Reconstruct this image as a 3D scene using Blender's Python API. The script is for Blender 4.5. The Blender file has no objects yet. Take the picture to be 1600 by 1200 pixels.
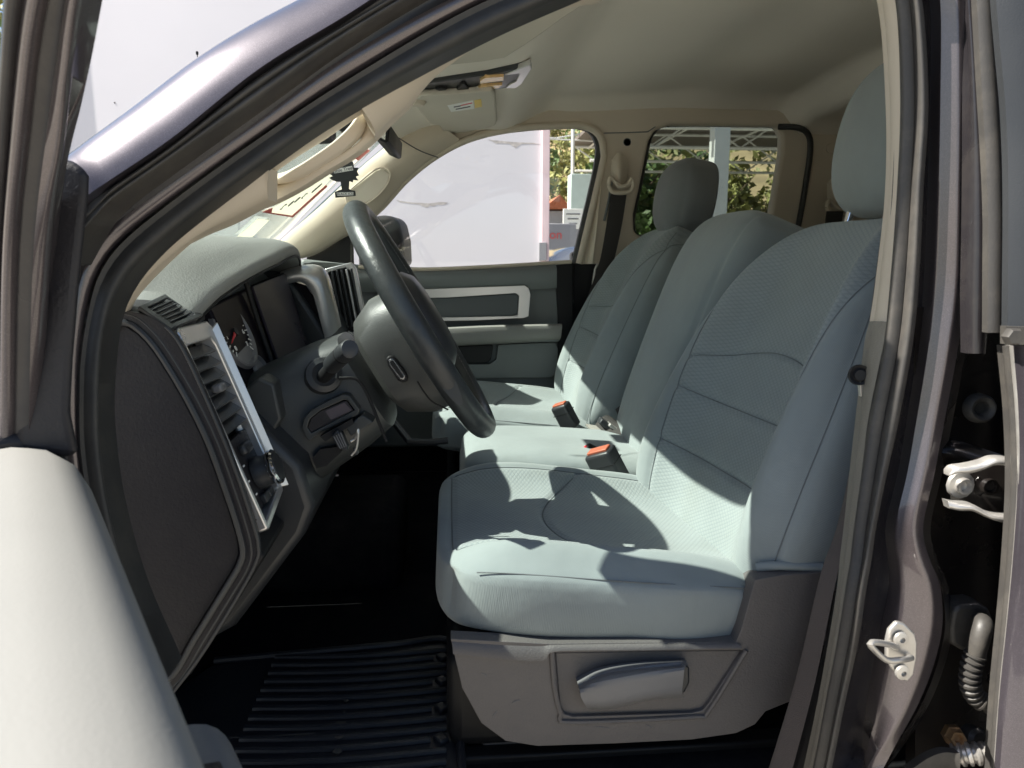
import bpy, bmesh, math, random
import numpy as np
from mathutils import Vector, Matrix, geometry
random.seed(7); rng = np.random.RandomState(7)
S = bpy.context.scene
COL = S.collection
PI = math.pi
# ---------------------------------------------------------------- camera
F_PX = 1150.0; VX, VY = 700.0, 405.0          # pixel where the across-the-truck direction vanishes (1600x1200 photo)
CAM = Vector((0, 0, 1.40))
pitch = math.atan((600 - VY) / F_PX)
yaw = math.atan((800 - VX) / F_PX * math.cos(pitch))
cF = Vector((math.sin(yaw) * math.cos(pitch), math.cos(yaw) * math.cos(pitch), -math.sin(pitch)))
cR = Vector((math.cos(yaw), -math.sin(yaw), 0))
cU = cR.cross(cF)
cam = bpy.data.objects.new('camera', bpy.data.cameras.new('camera')); COL.objects.link(cam)
cam.matrix_world = Matrix(((cR.x, cU.x, -cF.x, CAM.x), (cR.y, cU.y, -cF.y, CAM.y), (cR.z, cU.z, -cF.z, CAM.z), (0, 0, 0, 1)))
cam.data.sensor_width = 36; cam.data.lens = F_PX / 1600 * 36
cam.data.clip_start = 0.02; cam.data.clip_end = 2000
cam.data.dof.use_dof = True; cam.data.dof.focus_distance = 1.25; cam.data.dof.aperture_fstop = 12.0
S.camera = cam
# ---------------------------------------------------------------- sky, sun, exposure
SUN_DIR = Vector((0.54, 0.0, -0.61)).normalized()       # the way the light travels
elev = math.asin(-SUN_DIR.z)
W = bpy.data.worlds.new('World'); S.world = W; W.use_nodes = True
nt = W.node_tree; bg = nt.nodes['Background']
sky = nt.nodes.new('ShaderNodeTexSky'); sky.sky_type = 'NISHITA'; sky.sun_disc = False
sky.sun_elevation = elev; sky.sun_rotation = math.atan2(-SUN_DIR.x, -SUN_DIR.y)
nt.links.new(sky.outputs[0], bg.inputs[0]); bg.inputs[1].default_value = 0.06
sd = bpy.data.lights.new('sun', 'SUN'); sd.energy = 5.0; sd.angle = math.radians(0.5); sd.color = (1, .955, .87)
sun = bpy.data.objects.new('sun', sd); COL.objects.link(sun)
sun.rotation_euler = SUN_DIR.to_track_quat('-Z', 'Y').to_euler()
S.view_settings.view_transform = 'Standard'; S.view_settings.look = 'None'
S.view_settings.gamma = 1; S.view_settings.exposure = 1.52
S.cycles.max_bounces = 10; S.cycles.transparent_max_bounces = 16; S.cycles.diffuse_bounces = 6

# ---------------------------------------------------------------- geometry helpers
def P(px, py, d):
    """point of the truck whose distance across (world Y) is d"""
    r = cF + cR * ((px - 800) / F_PX) + cU * ((600 - py) / F_PX)
    return CAM + r * (d / r.y)
def spl(pts, n):
    """Catmull-Rom through pts (any dimension), n samples evenly by length"""
    p = np.array([list(q) for q in pts], float)
    if len(p) == 2:
        t = np.linspace(0, 1, n)[:, None]; return p[0] * (1 - t) + p[1] * t
    e = np.vstack([2 * p[0] - p[1], p, 2 * p[-1] - p[-2]])
    out = []
    for i in range(1, len(e) - 2):
        a, b, c, d = e[i - 1], e[i], e[i + 1], e[i + 2]
        for t in np.linspace(0, 1, 16, endpoint=False):
            out.append(.5 * (2 * b + (c - a) * t + (2 * a - 5 * b + 4 * c - d) * t * t + (3 * b - a - 3 * c + d) * t ** 3))
    out.append(p[-1]); out = np.array(out)
    s = np.r_[0, np.cumsum(np.linalg.norm(np.diff(out[:, :2] if out.shape[1] < 3 else out, axis=0), axis=1))]
    q = np.linspace(0, s[-1], n)
    return np.stack([np.interp(q, s, out[:, k]) for k in range(out.shape[1])], 1)
def pix(curve, d=None, n=0):
    """list of (px,py[,d]) to 3-D points, smoothed when n"""
    c = [(q[0], q[1], q[2] if len(q) > 2 else d) for q in curve]
    if n: c = spl(c, n)
    return [P(*q) for q in c]
def base_of(parent): return parent['_base'] if parent and '_base' in parent else (0, 0, 0)
def link(name, me, mats, parent, smooth=True, bevel=0, bseg=3, sub=0, label=None, kind=None, angle=40):
    if not isinstance(mats, (list, tuple)): mats = [mats]
    for m in mats: me.materials.append(m)
    co = np.empty(len(me.vertices) * 3); me.vertices.foreach_get('co', co); co = co.reshape(-1, 3)
    c = (co.min(0) + co.max(0)) / 2
    me.vertices.foreach_set('co', (co - c).ravel())
    o = bpy.data.objects.new(name, me); COL.objects.link(o)
    o['_base'] = tuple(c)
    b = base_of(parent)
    o.location = Vector(c) - Vector(b); o.parent = parent
    if smooth:
        me.polygons.foreach_set('use_smooth', [True] * len(me.polygons))
        me.set_sharp_from_angle(angle=math.radians(angle))
    if bevel:
        m = o.modifiers.new('bevel', 'BEVEL'); m.width = bevel; m.segments = bseg; m.limit_method = 'ANGLE'; m.angle_limit = math.radians(35)
        m.harden_normals = False
    if sub:
        m = o.modifiers.new('sub', 'SUBSURF'); m.levels = sub; m.render_levels = sub
    if label: o['label'] = label
    if kind: o['kind'] = kind
    me.update()
    return o
def mesh(v, f, name='m'):
    me = bpy.data.meshes.new(name); me.from_pydata([tuple(q) for q in v], [], [tuple(q) for q in f]); me.validate(); return me
def fixn(me):
    bm = bmesh.new(); bm.from_mesh(me); bmesh.ops.recalc_face_normals(bm, faces=bm.faces); bm.to_mesh(me); bm.free(); return me
def obj(name, v, f, mats, parent, **k):
    return link(name, fixn(mesh(v, f, name)), mats, parent, **k)
def join(parts):
    v = []; f = []
    for a, b in parts:
        n = len(v); v += list(a); f += [tuple(i + n for i in q) for q in b]
    return v, f
def rings(rs, closed=True, caps=True, loop=False):
    n = len(rs[0]); v = [p for r in rs for p in r]; f = []
    m = len(rs)
    for i in range(m if loop else m - 1):
        j = (i + 1) % m
        for k in range(n if closed else n - 1):
            l = (k + 1) % n
            f.append((i * n + k, i * n + l, j * n + l, j * n + k))
    if caps and closed and not loop:
        f.append(tuple(range(n))); f.append(tuple(range((m - 1) * n, m * n))[::-1])
    return v, f
def band_g(cA, cB, bulge=0.01, thick=0.02, n=70, m=8, dA=None, dB=None, prof=None, inset=.0):
    A = [Vector(q) for q in pix(cA, dA, n)]; B = [Vector(q) for q in pix(cB, dB, n)]
    rs = []
    for i in range(n):
        a, b = A[i], B[i]
        t = (A[min(i + 1, n - 1)] - A[max(i - 1, 0)]) + (B[min(i + 1, n - 1)] - B[max(i - 1, 0)])
        nn = t.cross(b - a).normalized()
        if nn.dot(CAM - a) < 0: nn = -nn
        r = []
        for k in range(m + 1):
            s = k / m
            h = bulge * math.sin(PI * s) ** .8 if prof is None else prof(s)
            r.append(a.lerp(b, s) + nn * h)
        back = Vector((0, thick, 0))
        r.append(b + back); r.append(a + back)
        rs.append(r)
    return rings(rs)
def band(name, cA, cB, mat, parent, **k):
    kw = {q: k.pop(q) for q in list(k) if q in ('label', 'kind', 'bevel', 'angle', 'sub')}
    return obj(name, *band_g(cA, cB, **k), mat, parent, **kw)
def tube_g(pts, r, seg=12, n=0, flat=1.0, up=None, closed=False):
    pts = [Vector(q) for q in (spl(pts, n) if n else pts)]
    N = len(pts); rr = r if isinstance(r, (list, tuple)) else [r] * N
    if len(rr) != N: rr = list(np.interp(np.linspace(0, 1, N), np.linspace(0, 1, len(rr)), rr))
    rs = []; ref = Vector(up) if up is not None else None
    for i in range(N):
        if closed: t = (pts[(i + 1) % N] - pts[i - 1]).normalized()
        else: t = (pts[min(i + 1, N - 1)] - pts[max(i - 1, 0)]).normalized()
        if ref is None: ref = Vector((0, 0, 1)) if abs(t.z) < .9 else Vector((1, 0, 0))
        x = (ref - t * ref.dot(t)).normalized(); y = t.cross(x)
        if up is None: ref = x
        rs.append([pts[i] + x * (math.cos(a) * rr[i]) + y * (math.sin(a) * rr[i] * flat) for a in [2 * PI * k / seg for k in range(seg)]])
    return rings(rs, loop=closed)
def tube(name, pts, r, mat, parent, **k):
    kw = {q: k.pop(q) for q in list(k) if q in ('label', 'kind', 'bevel', 'sub')}
    return obj(name, *tube_g(pts, r, **k), mat, parent, **kw)
def frame(axis, up=(0, 0, 1)):
    z = Vector(axis).normalized(); u = Vector(up)
    if abs(z.dot(u.normalized())) > .98: u = Vector((1, 0, 0))
    x = u.cross(z).normalized(); y = z.cross(x)
    return Matrix((x, y, z)).transposed()
def box_g(c, size, R=None):
    R = R or Matrix.Identity(3); c = Vector(c)
    v = [c + R @ Vector((sx * size[0] / 2, sy * size[1] / 2, sz * size[2] / 2)) for sx in (-1, 1) for sy in (-1, 1) for sz in (-1, 1)]
    return v, [(0, 1, 3, 2), (4, 6, 7, 5), (0, 4, 5, 1), (2, 3, 7, 6), (0, 2, 6, 4), (1, 5, 7, 3)]
def box(name, c, size, mat, parent, R=None, bevel=.004, **k):
    return obj(name, *box_g(c, size, R), mat, parent, bevel=bevel, **k)
def Ry(deg): return Matrix.Rotation(math.radians(deg), 3, 'Y')
def Rz(deg): return Matrix.Rotation(math.radians(deg), 3, 'Z')
def lathe_g(c, axis, prof, seg=32, up=(0, 0, 1)):
    M = frame(axis, up); c = Vector(c)
    rs = [[c + M @ Vector((r * math.cos(a), r * math.sin(a), h)) for a in [2 * PI * k / seg for k in range(seg)]] for r, h in prof]
    return rings(rs)
def lathe(name, c, axis, prof, mat, parent, seg=32, **k):
    return obj(name, *lathe_g(c, axis, prof, seg), mat, parent, **k)
def prism_g(pts, ext):
    v = [Vector(p) for p in pts]; n = len(v); e = Vector(ext)
    return v + [p + e for p in v], [tuple(range(n)), tuple(range(2 * n - 1, n - 1, -1))] + [(i, (i + 1) % n, n + (i + 1) % n, n + i) for i in range(n)]
def prism(name, pts, ext, mat, parent, **k): return obj(name, *prism_g(pts, ext), mat, parent, **k)
def plate_g(outer, holes, ext):
    """flat outline with holes, extruded"""
    polys = [[Vector(p) for p in outer]] + [[Vector(p) for p in h] for h in holes]
    tris = geometry.tessellate_polygon(polys)
    v = [p for q in polys for p in q]; n = len(v); e = Vector(ext)
    f = [tuple(t) for t in tris] + [tuple(i + n for i in reversed(t)) for t in tris]
    k = 0
    for q in polys:
        m = len(q)
        for i in range(m): f.append((k + i, k + (i + 1) % m, n + k + (i + 1) % m, n + k + i))
        k += m
    return v + [p + e for p in v], f
def plate(name, outer, holes, ext, mat, parent, **k): return obj(name, *plate_g(outer, holes, ext), mat, parent, **k)
def grid_g(rows, nu, nv, thick=None):
    """rows of 3-D control points, splined both ways; thick = vector"""
    R1 = [spl(r, nu) for r in rows]
    cols = [spl([r[i] for r in R1], nv) for i in range(nu)]
    v = [Vector(cols[i][j]) for j in range(nv) for i in range(nu)]
    f = [(j * nu + i, j * nu + i + 1, (j + 1) * nu + i + 1, (j + 1) * nu + i) for j in range(nv - 1) for i in range(nu - 1)]
    if thick is not None:
        t = Vector(thick); n = len(v)
        edge = [(0 * nu + i, i + 1) for i in range(nu - 1)] + [((j) * nu + nu - 1, (j + 1) * nu + nu - 1) for j in range(nv - 1)] + \
               [((nv - 1) * nu + i + 1, (nv - 1) * nu + i) for i in range(nu - 1)] + [((j + 1) * nu, j * nu) for j in range(nv - 1)]
        f = f + [tuple(a + n for a in reversed(q)) for q in f] + [(a, b, b + n, a + n) for a, b in edge]
        v = v + [p + t for p in v]
    return v, f
def sheet(name, rows, nu, nv, thick, mat, parent, **k): return obj(name, *grid_g(rows, nu, nv, thick), mat, parent, **k)
def empty(name, loc, label, cat, group=None):
    o = bpy.data.objects.new(name, None); COL.objects.link(o); o.location = loc; o['_base'] = tuple(loc)
    o['label'] = label; o['category'] = cat; o.empty_display_size = .1
    if group: o['group'] = group
    return o
def tag(o, label, cat=None, group=None):
    o['label'] = label
    if cat: o['category'] = cat
    if group: o['group'] = group
    return o
def text(name, body, loc, size, mat, parent, R, ext=.0006, label=None):
    cu = bpy.data.curves.new(name, 'FONT'); cu.body = body; cu.size = size; cu.align_x = 'CENTER'; cu.align_y = 'CENTER'; cu.extrude = ext
    o = bpy.data.objects.new(name, cu); o.matrix_world = Matrix.Translation(loc) @ R.to_4x4()
    me = bpy.data.meshes.new_from_object(o)
    me.transform(o.matrix_world); bpy.data.objects.remove(o)
    return link(name, me, mat, parent, smooth=False, label=label)

# ---------------------------------------------------------------- materials
def mat(name, col, rough=.6, metal=0., bump=0., bscale=300., var=.06, vscale=6., coat=0., spec=.5, dust=0., bump2=0., b2scale=20.):
    m = bpy.data.materials.new(name); m.use_nodes = True; N = m.node_tree.nodes; L = m.node_tree.links
    b = N['Principled BSDF']
    b.inputs['Roughness'].default_value = rough; b.inputs['Metallic'].default_value = metal
    b.inputs['Coat Weight'].default_value = coat; b.inputs['Coat Roughness'].default_value = .06
    b.inputs['Specular IOR Level'].default_value = spec
    tc = N.new('ShaderNodeTexCoord')
    n1 = N.new('ShaderNodeTexNoise'); n1.inputs['Scale'].default_value = vscale; n1.inputs['Detail'].default_value = 6
    L.new(tc.outputs['Object'], n1.inputs['Vector'])
    r = N.new('ShaderNodeMapRange'); r.inputs[1].default_value = .3; r.inputs[2].default_value = .7
    r.inputs[3].default_value = 1 - var; r.inputs[4].default_value = 1 + var; L.new(n1.outputs['Fac'], r.inputs[0])
    mu = N.new('ShaderNodeVectorMath'); mu.operation = 'SCALE'; mu.inputs[0].default_value = col[:3]
    L.new(r.outputs[0], mu.inputs['Scale'])
    last = mu.outputs[0]
    if dust:
        n3 = N.new('ShaderNodeTexNoise'); n3.inputs['Scale'].default_value = 14; n3.inputs['Detail'].default_value = 10; n3.inputs['Roughness'].default_value = .75
        L.new(tc.outputs['Object'], n3.inputs['Vector'])
        r3 = N.new('ShaderNodeMapRange'); r3.inputs[1].default_value = .45; r3.inputs[2].default_value = .75; r3.inputs[3].default_value = 0; r3.inputs[4].default_value = dust
        L.new(n3.outputs['Fac'], r3.inputs[0])
        mx = N.new('ShaderNodeMix'); mx.data_type = 'RGBA'; L.new(r3.outputs[0], mx.inputs[0]); L.new(last, mx.inputs[6]); mx.inputs[7].default_value = (.32, .28, .22, 1)
        last = mx.outputs[2]
    L.new(last, b.inputs['Base Color'])
    rr = N.new('ShaderNodeMapRange'); rr.inputs[1].default_value = .3; rr.inputs[2].default_value = .7
    rr.inputs[3].default_value = max(0, rough - .06); rr.inputs[4].default_value = min(1, rough + .08); L.new(n1.outputs['Fac'], rr.inputs[0]); L.new(rr.outputs[0], b.inputs['Roughness'])
    prev = None
    for st, sc, dist in ((bump2, b2scale, .01), (bump, bscale, .0006)):
        if st:
            n2 = N.new('ShaderNodeTexNoise'); n2.inputs['Scale'].default_value = sc; n2.inputs['Detail'].default_value = 3
            L.new(tc.outputs['Object'], n2.inputs['Vector'])
            bp = N.new('ShaderNodeBump'); bp.inputs['Strength'].default_value = st; bp.inputs['Distance'].default_value = dist
            L.new(n2.outputs['Fac'], bp.inputs['Height'])
            if prev: L.new(prev, bp.inputs['Normal'])
            prev = bp.outputs[0]
    if prev: L.new(prev, b.inputs['Normal'])
    return m
def mathn(N, L, op, a, b=None):
    n = N.new('ShaderNodeMath'); n.operation = op
    for i, q in enumerate((a, b)):
        if q is None: continue
        if isinstance(q, (int, float)): n.inputs[i].default_value = q
        else: L.new(q, n.inputs[i])
    return n.outputs[0]
def fabric(name, col, pattern=0, period=.011):
    m = mat(name, col, rough=.92, var=.07, vscale=9, spec=.15)
    N = m.node_tree.nodes; L = m.node_tree.links; b = N['Principled BSDF']
    sn = N.new('ShaderNodeTexNoise'); sn.inputs['Scale'].default_value = 5.5; sn.inputs['Detail'].default_value = 9; sn.inputs['Roughness'].default_value = .62
    st = N.new('ShaderNodeTexCoord'); L.new(st.outputs['Object'], sn.inputs['Vector'])
    sr = N.new('ShaderNodeMapRange'); sr.inputs[1].default_value = .50; sr.inputs[2].default_value = .72; sr.inputs[3].default_value = 0; sr.inputs[4].default_value = .30; L.new(sn.outputs['Fac'], sr.inputs[0])
    sm = N.new('ShaderNodeMix'); sm.data_type = 'RGBA'; sm.blend_type = 'MULTIPLY'; L.new(sr.outputs[0], sm.inputs[0]); L.new(b.inputs['Base Color'].links[0].from_socket, sm.inputs[6]); sm.inputs[7].default_value = (.74, .70, .62, 1)
    L.new(sm.outputs[2], b.inputs['Base Color'])
    b.inputs['Sheen Weight'].default_value = .25; b.inputs['Sheen Roughness'].default_value = .5
    uv = N.new('ShaderNodeTexCoord'); sp = N.new('ShaderNodeSeparateXYZ'); L.new(uv.outputs['UV'], sp.inputs[0])
    x, y = sp.outputs[0], sp.outputs[1]
    def wave(ex, k): return mathn(N, L, 'SINE', mathn(N, L, 'MULTIPLY', ex, k))
    fine = mathn(N, L, 'MULTIPLY', wave(x, 2 * PI / .0022), wave(y, 2 * PI / .0022))
    h = mathn(N, L, 'MULTIPLY', fine, .25)
    if pattern:
        k = 2 * PI / period
        s = mathn(N, L, 'ADD', mathn(N, L, 'MULTIPLY', x, .62), y); d = mathn(N, L, 'SUBTRACT', mathn(N, L, 'MULTIPLY', x, .62), y)
        dia = mathn(N, L, 'MULTIPLY', wave(s, k * .75), wave(d, k * .75))
        dia = mathn(N, L, 'ABSOLUTE', dia)
        dia = mathn(N, L, 'POWER', dia, .5)
        h = mathn(N, L, 'ADD', h, mathn(N, L, 'MULTIPLY', dia, 1.3))
        # woven-in darker yarn between the diamonds
        old = b.inputs['Base Color'].links[0].from_socket
        mx = N.new('ShaderNodeMix'); mx.data_type = 'RGBA'; mx.blend_type = 'MULTIPLY'
        mr = N.new('ShaderNodeMapRange'); mr.inputs[3].default_value = .55; mr.inputs[4].default_value = 0; mr.inputs[2].default_value = .8; L.new(dia, mr.inputs[0])
        L.new(mr.outputs[0], mx.inputs[0]); L.new(old, mx.inputs[6]); mx.inputs[7].default_value = (.62, .66, .72, 1)
        L.new(mx.outputs[2], b.inputs['Base Color'])
    bp = N.new('ShaderNodeBump'); bp.inputs['Strength'].default_value = .45; bp.inputs['Distance'].default_value = .0008
    L.new(h, bp.inputs['Height']); 
    n2 = N.new('ShaderNodeTexNoise'); n2.inputs['Scale'].default_value = 1; n2.inputs['Detail'].default_value = 3
    mp = N.new('ShaderNodeMapping'); mp.inputs['Scale'].default_value = (14, 14, 14)
    L.new(uv.outputs['Object'], mp.inputs[0]); L.new(mp.outputs[0], n2.inputs['Vector'])
    bp2 = N.new('ShaderNodeBump'); bp2.inputs['Strength'].default_value = .22; bp2.inputs['Distance'].default_value = .012
    L.new(n2.outputs['Fac'], bp2.inputs['Height']); L.new(bp2.outputs[0], bp.inputs['Normal']); L.new(bp.outputs[0], b.inputs['Normal'])
    return m
def carpaint(name, col):
    m = mat(name, col, rough=.32, metal=.6, coat=1.0, var=.05)
    N = m.node_tree.nodes; L = m.node_tree.links; b = N['Principled BSDF']
    tc = N.new('ShaderNodeTexCoord'); v = N.new('ShaderNodeTexVoronoi'); v.inputs['Scale'].default_value = 2600
    L.new(tc.outputs['Object'], v.inputs['Vector'])
    old = b.inputs['Base Color'].links[0].from_socket
    r = N.new('ShaderNodeMapRange'); r.inputs[3].default_value = .85; r.inputs[4].default_value = 1.5
    sp = N.new('ShaderNodeSeparateColor'); L.new(v.outputs['Color'], sp.inputs[0]); p4 = mathn(N, L, 'POWER', sp.outputs[0], 5.)
    L.new(p4, r.inputs[0])
    sc = N.new('ShaderNodeVectorMath'); sc.operation = 'SCALE'; L.new(old, sc.inputs[0]); L.new(r.outputs[0], sc.inputs['Scale'])
    L.new(sc.outputs[0], b.inputs['Base Color'])
    return m
def glassm(name, tint, refl=.9, haze=0.):
    m = bpy.data.materials.new(name); m.use_nodes = True; N = m.node_tree.nodes; L = m.node_tree.links
    N.remove(N['Principled BSDF']); out = N['Material Output']
    t = N.new('ShaderNodeBsdfTransparent'); t.inputs[0].default_value = (*tint, 1)
    g = N.new('ShaderNodeBsdfGlossy'); g.inputs['Roughness'].default_value = .02; g.inputs[0].default_value = (refl, refl, refl, 1)
    f = N.new('ShaderNodeFresnel'); f.inputs[0].default_value = 1.5
    tc = N.new('ShaderNodeTexCoord'); n = N.new('ShaderNodeTexNoise'); n.inputs['Scale'].default_value = 5; n.inputs['Detail'].default_value = 8
    L.new(tc.outputs['Object'], n.inputs['Vector'])
    mx = N.new('ShaderNodeMixShader'); L.new(f.outputs[0], mx.inputs[0]); L.new(t.outputs[0], mx.inputs[1]); L.new(g.outputs[0], mx.inputs[2])
    last = mx.outputs[0]
    if haze:   # dust on the glass
        d = N.new('ShaderNodeBsdfDiffuse'); d.inputs[0].default_value = (.7, .74, .74, 1)
        mr = N.new('ShaderNodeMapRange'); mr.inputs[1].default_value = .35; mr.inputs[2].default_value = .7; mr.inputs[3].default_value = haze * .6; mr.inputs[4].default_value = haze * 1.3
        L.new(n.outputs['Fac'], mr.inputs[0])
        m2 = N.new('ShaderNodeMixShader'); L.new(mr.outputs[0], m2.inputs[0]); L.new(last, m2.inputs[1]); L.new(d.outputs[0], m2.inputs[2]); last = m2.outputs[0]
    L.new(last, out.inputs[0])
    return m
M = {}
M['paint'] = carpaint('metallic_grey_paint', (.085, .075, .088))
M['paint_in'] = carpaint('jamb_paint', (.105, .088, .092))
M['rubber'] = mat('seal_rubber', (.028, .028, .028), rough=.55, bump=.2, bscale=500, dust=.1)
M['rubber_grey'] = mat('dusty_seal_rubber', (.045, .042, .039), rough=.5, bump=.25, bscale=400, dust=.16)
M['rubber_shiny'] = mat('glossy_rubber', (.02, .018, .02), rough=.25, dust=.06)
M['beige'] = mat('beige_trim_plastic', (.60, .525, .42), rough=.55, bump=.25, bscale=700, var=.03)
M['headliner'] = mat('headliner_cloth', (.84, .775, .675), rough=.95, bump=.5, bscale=1200, var=.03, vscale=3)
M['visor'] = mat('visor_cloth', (.60, .55, .46), rough=.9, bump=.4, bscale=900, var=.03)
M['trimgrey'] = mat('grey_trim_plastic', (.20, .185, .155), rough=.5, bump=.8, bscale=500)
M['dash'] = mat('charcoal_dash_plastic', (.017, .0155, .0185), rough=.5, bump=1., bscale=300, var=.08, spec=.4, dust=.03)
M['dashtop'] = mat('soft_dash_top', (.22, .222, .21), rough=.5, bump=.8, bscale=380, var=.05)  # pale base colour stands in for sun glare on the dash top
M['dash2'] = mat('smooth_charcoal_plastic', (.026, .028, .031), rough=.38, bump=.3, bscale=600)
M['column'] = mat('column_plastic', (.038, .041, .041), rough=.42, bump=.4, bscale=600)
M['hub'] = mat('wheel_hub_plastic', (.062, .064, .062), rough=.42, bump=.5, bscale=600, var=.05)
M['black'] = mat('black_plastic', (.012, .012, .013), rough=.5, spec=.3, bump=.2, bscale=600)
M['screen'] = mat('dark_gauge_glass', (.012, .010, .014), rough=.3, spec=.07, var=.02)
M['silver'] = mat('satin_silver_plastic', (.62, .61, .60), rough=.3, metal=.75, var=.02)
M['chrome'] = mat('chrome', (.8, .8, .8), rough=.08, metal=1, var=.01)
M['steel'] = mat('zinc_steel', (.55, .53, .50), rough=.35, metal=.7, dust=.3, var=.15, vscale=40)
M['brass'] = mat('yellow_zinc', (.45, .27, .13), rough=.4, metal=.6, dust=.3, var=.2, vscale=40)
M['leather'] = mat('black_leather', (.030, .034, .036), rough=.33, bump=.5, bscale=900, bump2=.1, b2scale=60)
M['shield'] = mat('grey_seat_plastic', (.112, .104, .102), rough=.52, bump=1., bscale=420, var=.06, dust=.07)
M['lever'] = mat('lever_grey_plastic', (.15, .15, .155), rough=.38, bump=.3, bscale=600)
M['carpet'] = mat('black_carpet', (.012, .012, .014), rough=.98, bump=1, bscale=900, spec=.05, dust=.05)
M['mat'] = mat('rubber_mat', (.016, .017, .022), rough=.42, bump=.4, bscale=400, dust=.04)
M['cloth'] = fabric('grey_seat_cloth', (.258, .290, .290))
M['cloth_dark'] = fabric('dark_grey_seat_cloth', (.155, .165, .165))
M['insert'] = fabric('diamond_seat_cloth', (.276, .308, .305), pattern=1)
M['thread'] = mat('seam_thread', (.16, .175, .18), rough=.9)
M['webbing'] = mat('belt_webbing', (.035, .032, .03), rough=.85, bump=1, bscale=900)
M['webbing_b'] = mat('brown_belt_webbing', (.085, .072, .068), rough=.85, bump=1, bscale=900)
M['orange'] = mat('orange_button', (.40, .11, .06), rough=.4, var=.03)
M['red'] = mat('red_plastic', (.6, .03, .04), rough=.4)
M['white'] = mat('white_paper', (.8, .8, .76), rough=.7, var=.02)
M['backlit'] = mat('thin_white_sticker', (.8, .8, .76), rough=.6, var=.02)
M['ink'] = mat('dark_ink', (.05, .05, .06), rough=.7)
M['redink'] = mat('red_ink', (.62, .07, .07), rough=.6)
M['yellow'] = mat('yellow_print', (.72, .52, .10), rough=.6)
M['doorpad'] = mat('pale_door_vinyl', (.225, .222, .208), rough=.62, bump=.25, bscale=500, var=.012, vscale=5)
M['doorgrey'] = mat('grey_door_vinyl', (.16, .175, .175), rough=.5, bump=.5, bscale=400)
M['doordark'] = mat('dark_grey_door_vinyl', (.085, .095, .10), rough=.5, bump=.5, bscale=400)
M['glass'] = glassm('side_glass', (.98, .985, .98), haze=.01)
M['wind'] = glassm('windshield_glass', (.89, .94, .925), haze=.10)
M['tint'] = glassm('tinted_glass', (.60, .64, .62), haze=.01)
def translucent(m, f, c):
    N = m.node_tree.nodes; L = m.node_tree.links; o = N['Material Output']; t = N.new('ShaderNodeBsdfTranslucent'); t.inputs[0].default_value = (*c, 1)
    x = N.new('ShaderNodeMixShader'); x.inputs[0].default_value = f; L.new(N['Principled BSDF'].outputs[0], x.inputs[1]); L.new(t.outputs[0], x.inputs[2]); L.new(x.outputs[0], o.inputs[0])
translucent(M['backlit'], .6, (.8, .78, .70))
M['lamp'] = mat('amber_lamp_lens', (.85, .55, .25), rough=.2, var=.2, vscale=60)
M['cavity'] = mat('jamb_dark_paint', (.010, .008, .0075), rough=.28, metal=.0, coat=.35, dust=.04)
M['freshener'] = mat('black_card', (.02, .022, .022), rough=.6)
M['wallwhite'] = mat('white_box_panel', (.70, .675, .71), rough=.5, var=.02, vscale=1.5)
M['pinktrim'] = mat('pinkish_corner_trim', (.78, .60, .62), rough=.5)
M['rust'] = mat('rusty_scuff', (.50, .46, .44), rough=.8, var=.3, vscale=40)
M['ground'] = mat('pale_concrete', (.33, .305, .26), rough=.9, bump=1, bscale=60, var=.15, vscale=1.2)
M['leaf'] = mat('green_leaves', (.075, .13, .03), rough=.6, var=.45, vscale=1.6)
M['leaf2'] = mat('yellow_green_leaves', (.22, .22, .06), rough=.6, var=.4, vscale=1.6)
M['drygrass'] = mat('dry_hillside', (.36, .27, .14), rough=.9, var=.3, vscale=.5, bump=1, bscale=4)
M['bark'] = mat('bark', (.14, .10, .07), rough=.9, bump=1, bscale=40)
M['bldg'] = mat('grey_render', (.27, .27, .29), rough=.8)
M['tile'] = mat('red_roof_tile', (.36, .11, .05), rough=.8, var=.3, vscale=20)
M['canopysteel'] = mat('painted_steel', (.62, .62, .60), rough=.5)
M['canopyroof'] = mat('canopy_sheet', (.12, .10, .09), rough=.7)
M['carwhite'] = mat('white_car_paint', (.78, .78, .82), rough=.2, coat=1)

# ================================================================= SETTING
def grid_plane(name, x0, x1, y0, y1, z, mt, n=2):
    v = [(x0, y0, z), (x1, y0, z), (x1, y1, z), (x0, y1, z)]
    return obj(name, v, [(0, 1, 2, 3)], mt, None, smooth=False, kind='structure')
grid_plane('ground', -400, 400, -400, 600, 0, M['ground'])
# dry hillside rising behind everything
rows = []
for j in range(14):
    y = 24 + j * 9
    rows.append([(x, y, (1 / (1 + math.exp(-(y - 42) / 9))) * (13 + 2.5 * math.sin(x * .06 + 1) + 1.2 * math.sin(x * .21)) - .15 if j else -.15) for x in range(-160, 161, 20)])
sheet('hillside', rows, 90, 60, None, M['drygrass'], None, kind='structure')

# ================================================================= TRUCK
truck = empty('pickup_truck', (0.2, 1.55, 0), 'dark grey metallic pickup truck, driver door open onto grey cloth seats', 'pickup truck')
T = truck
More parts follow.
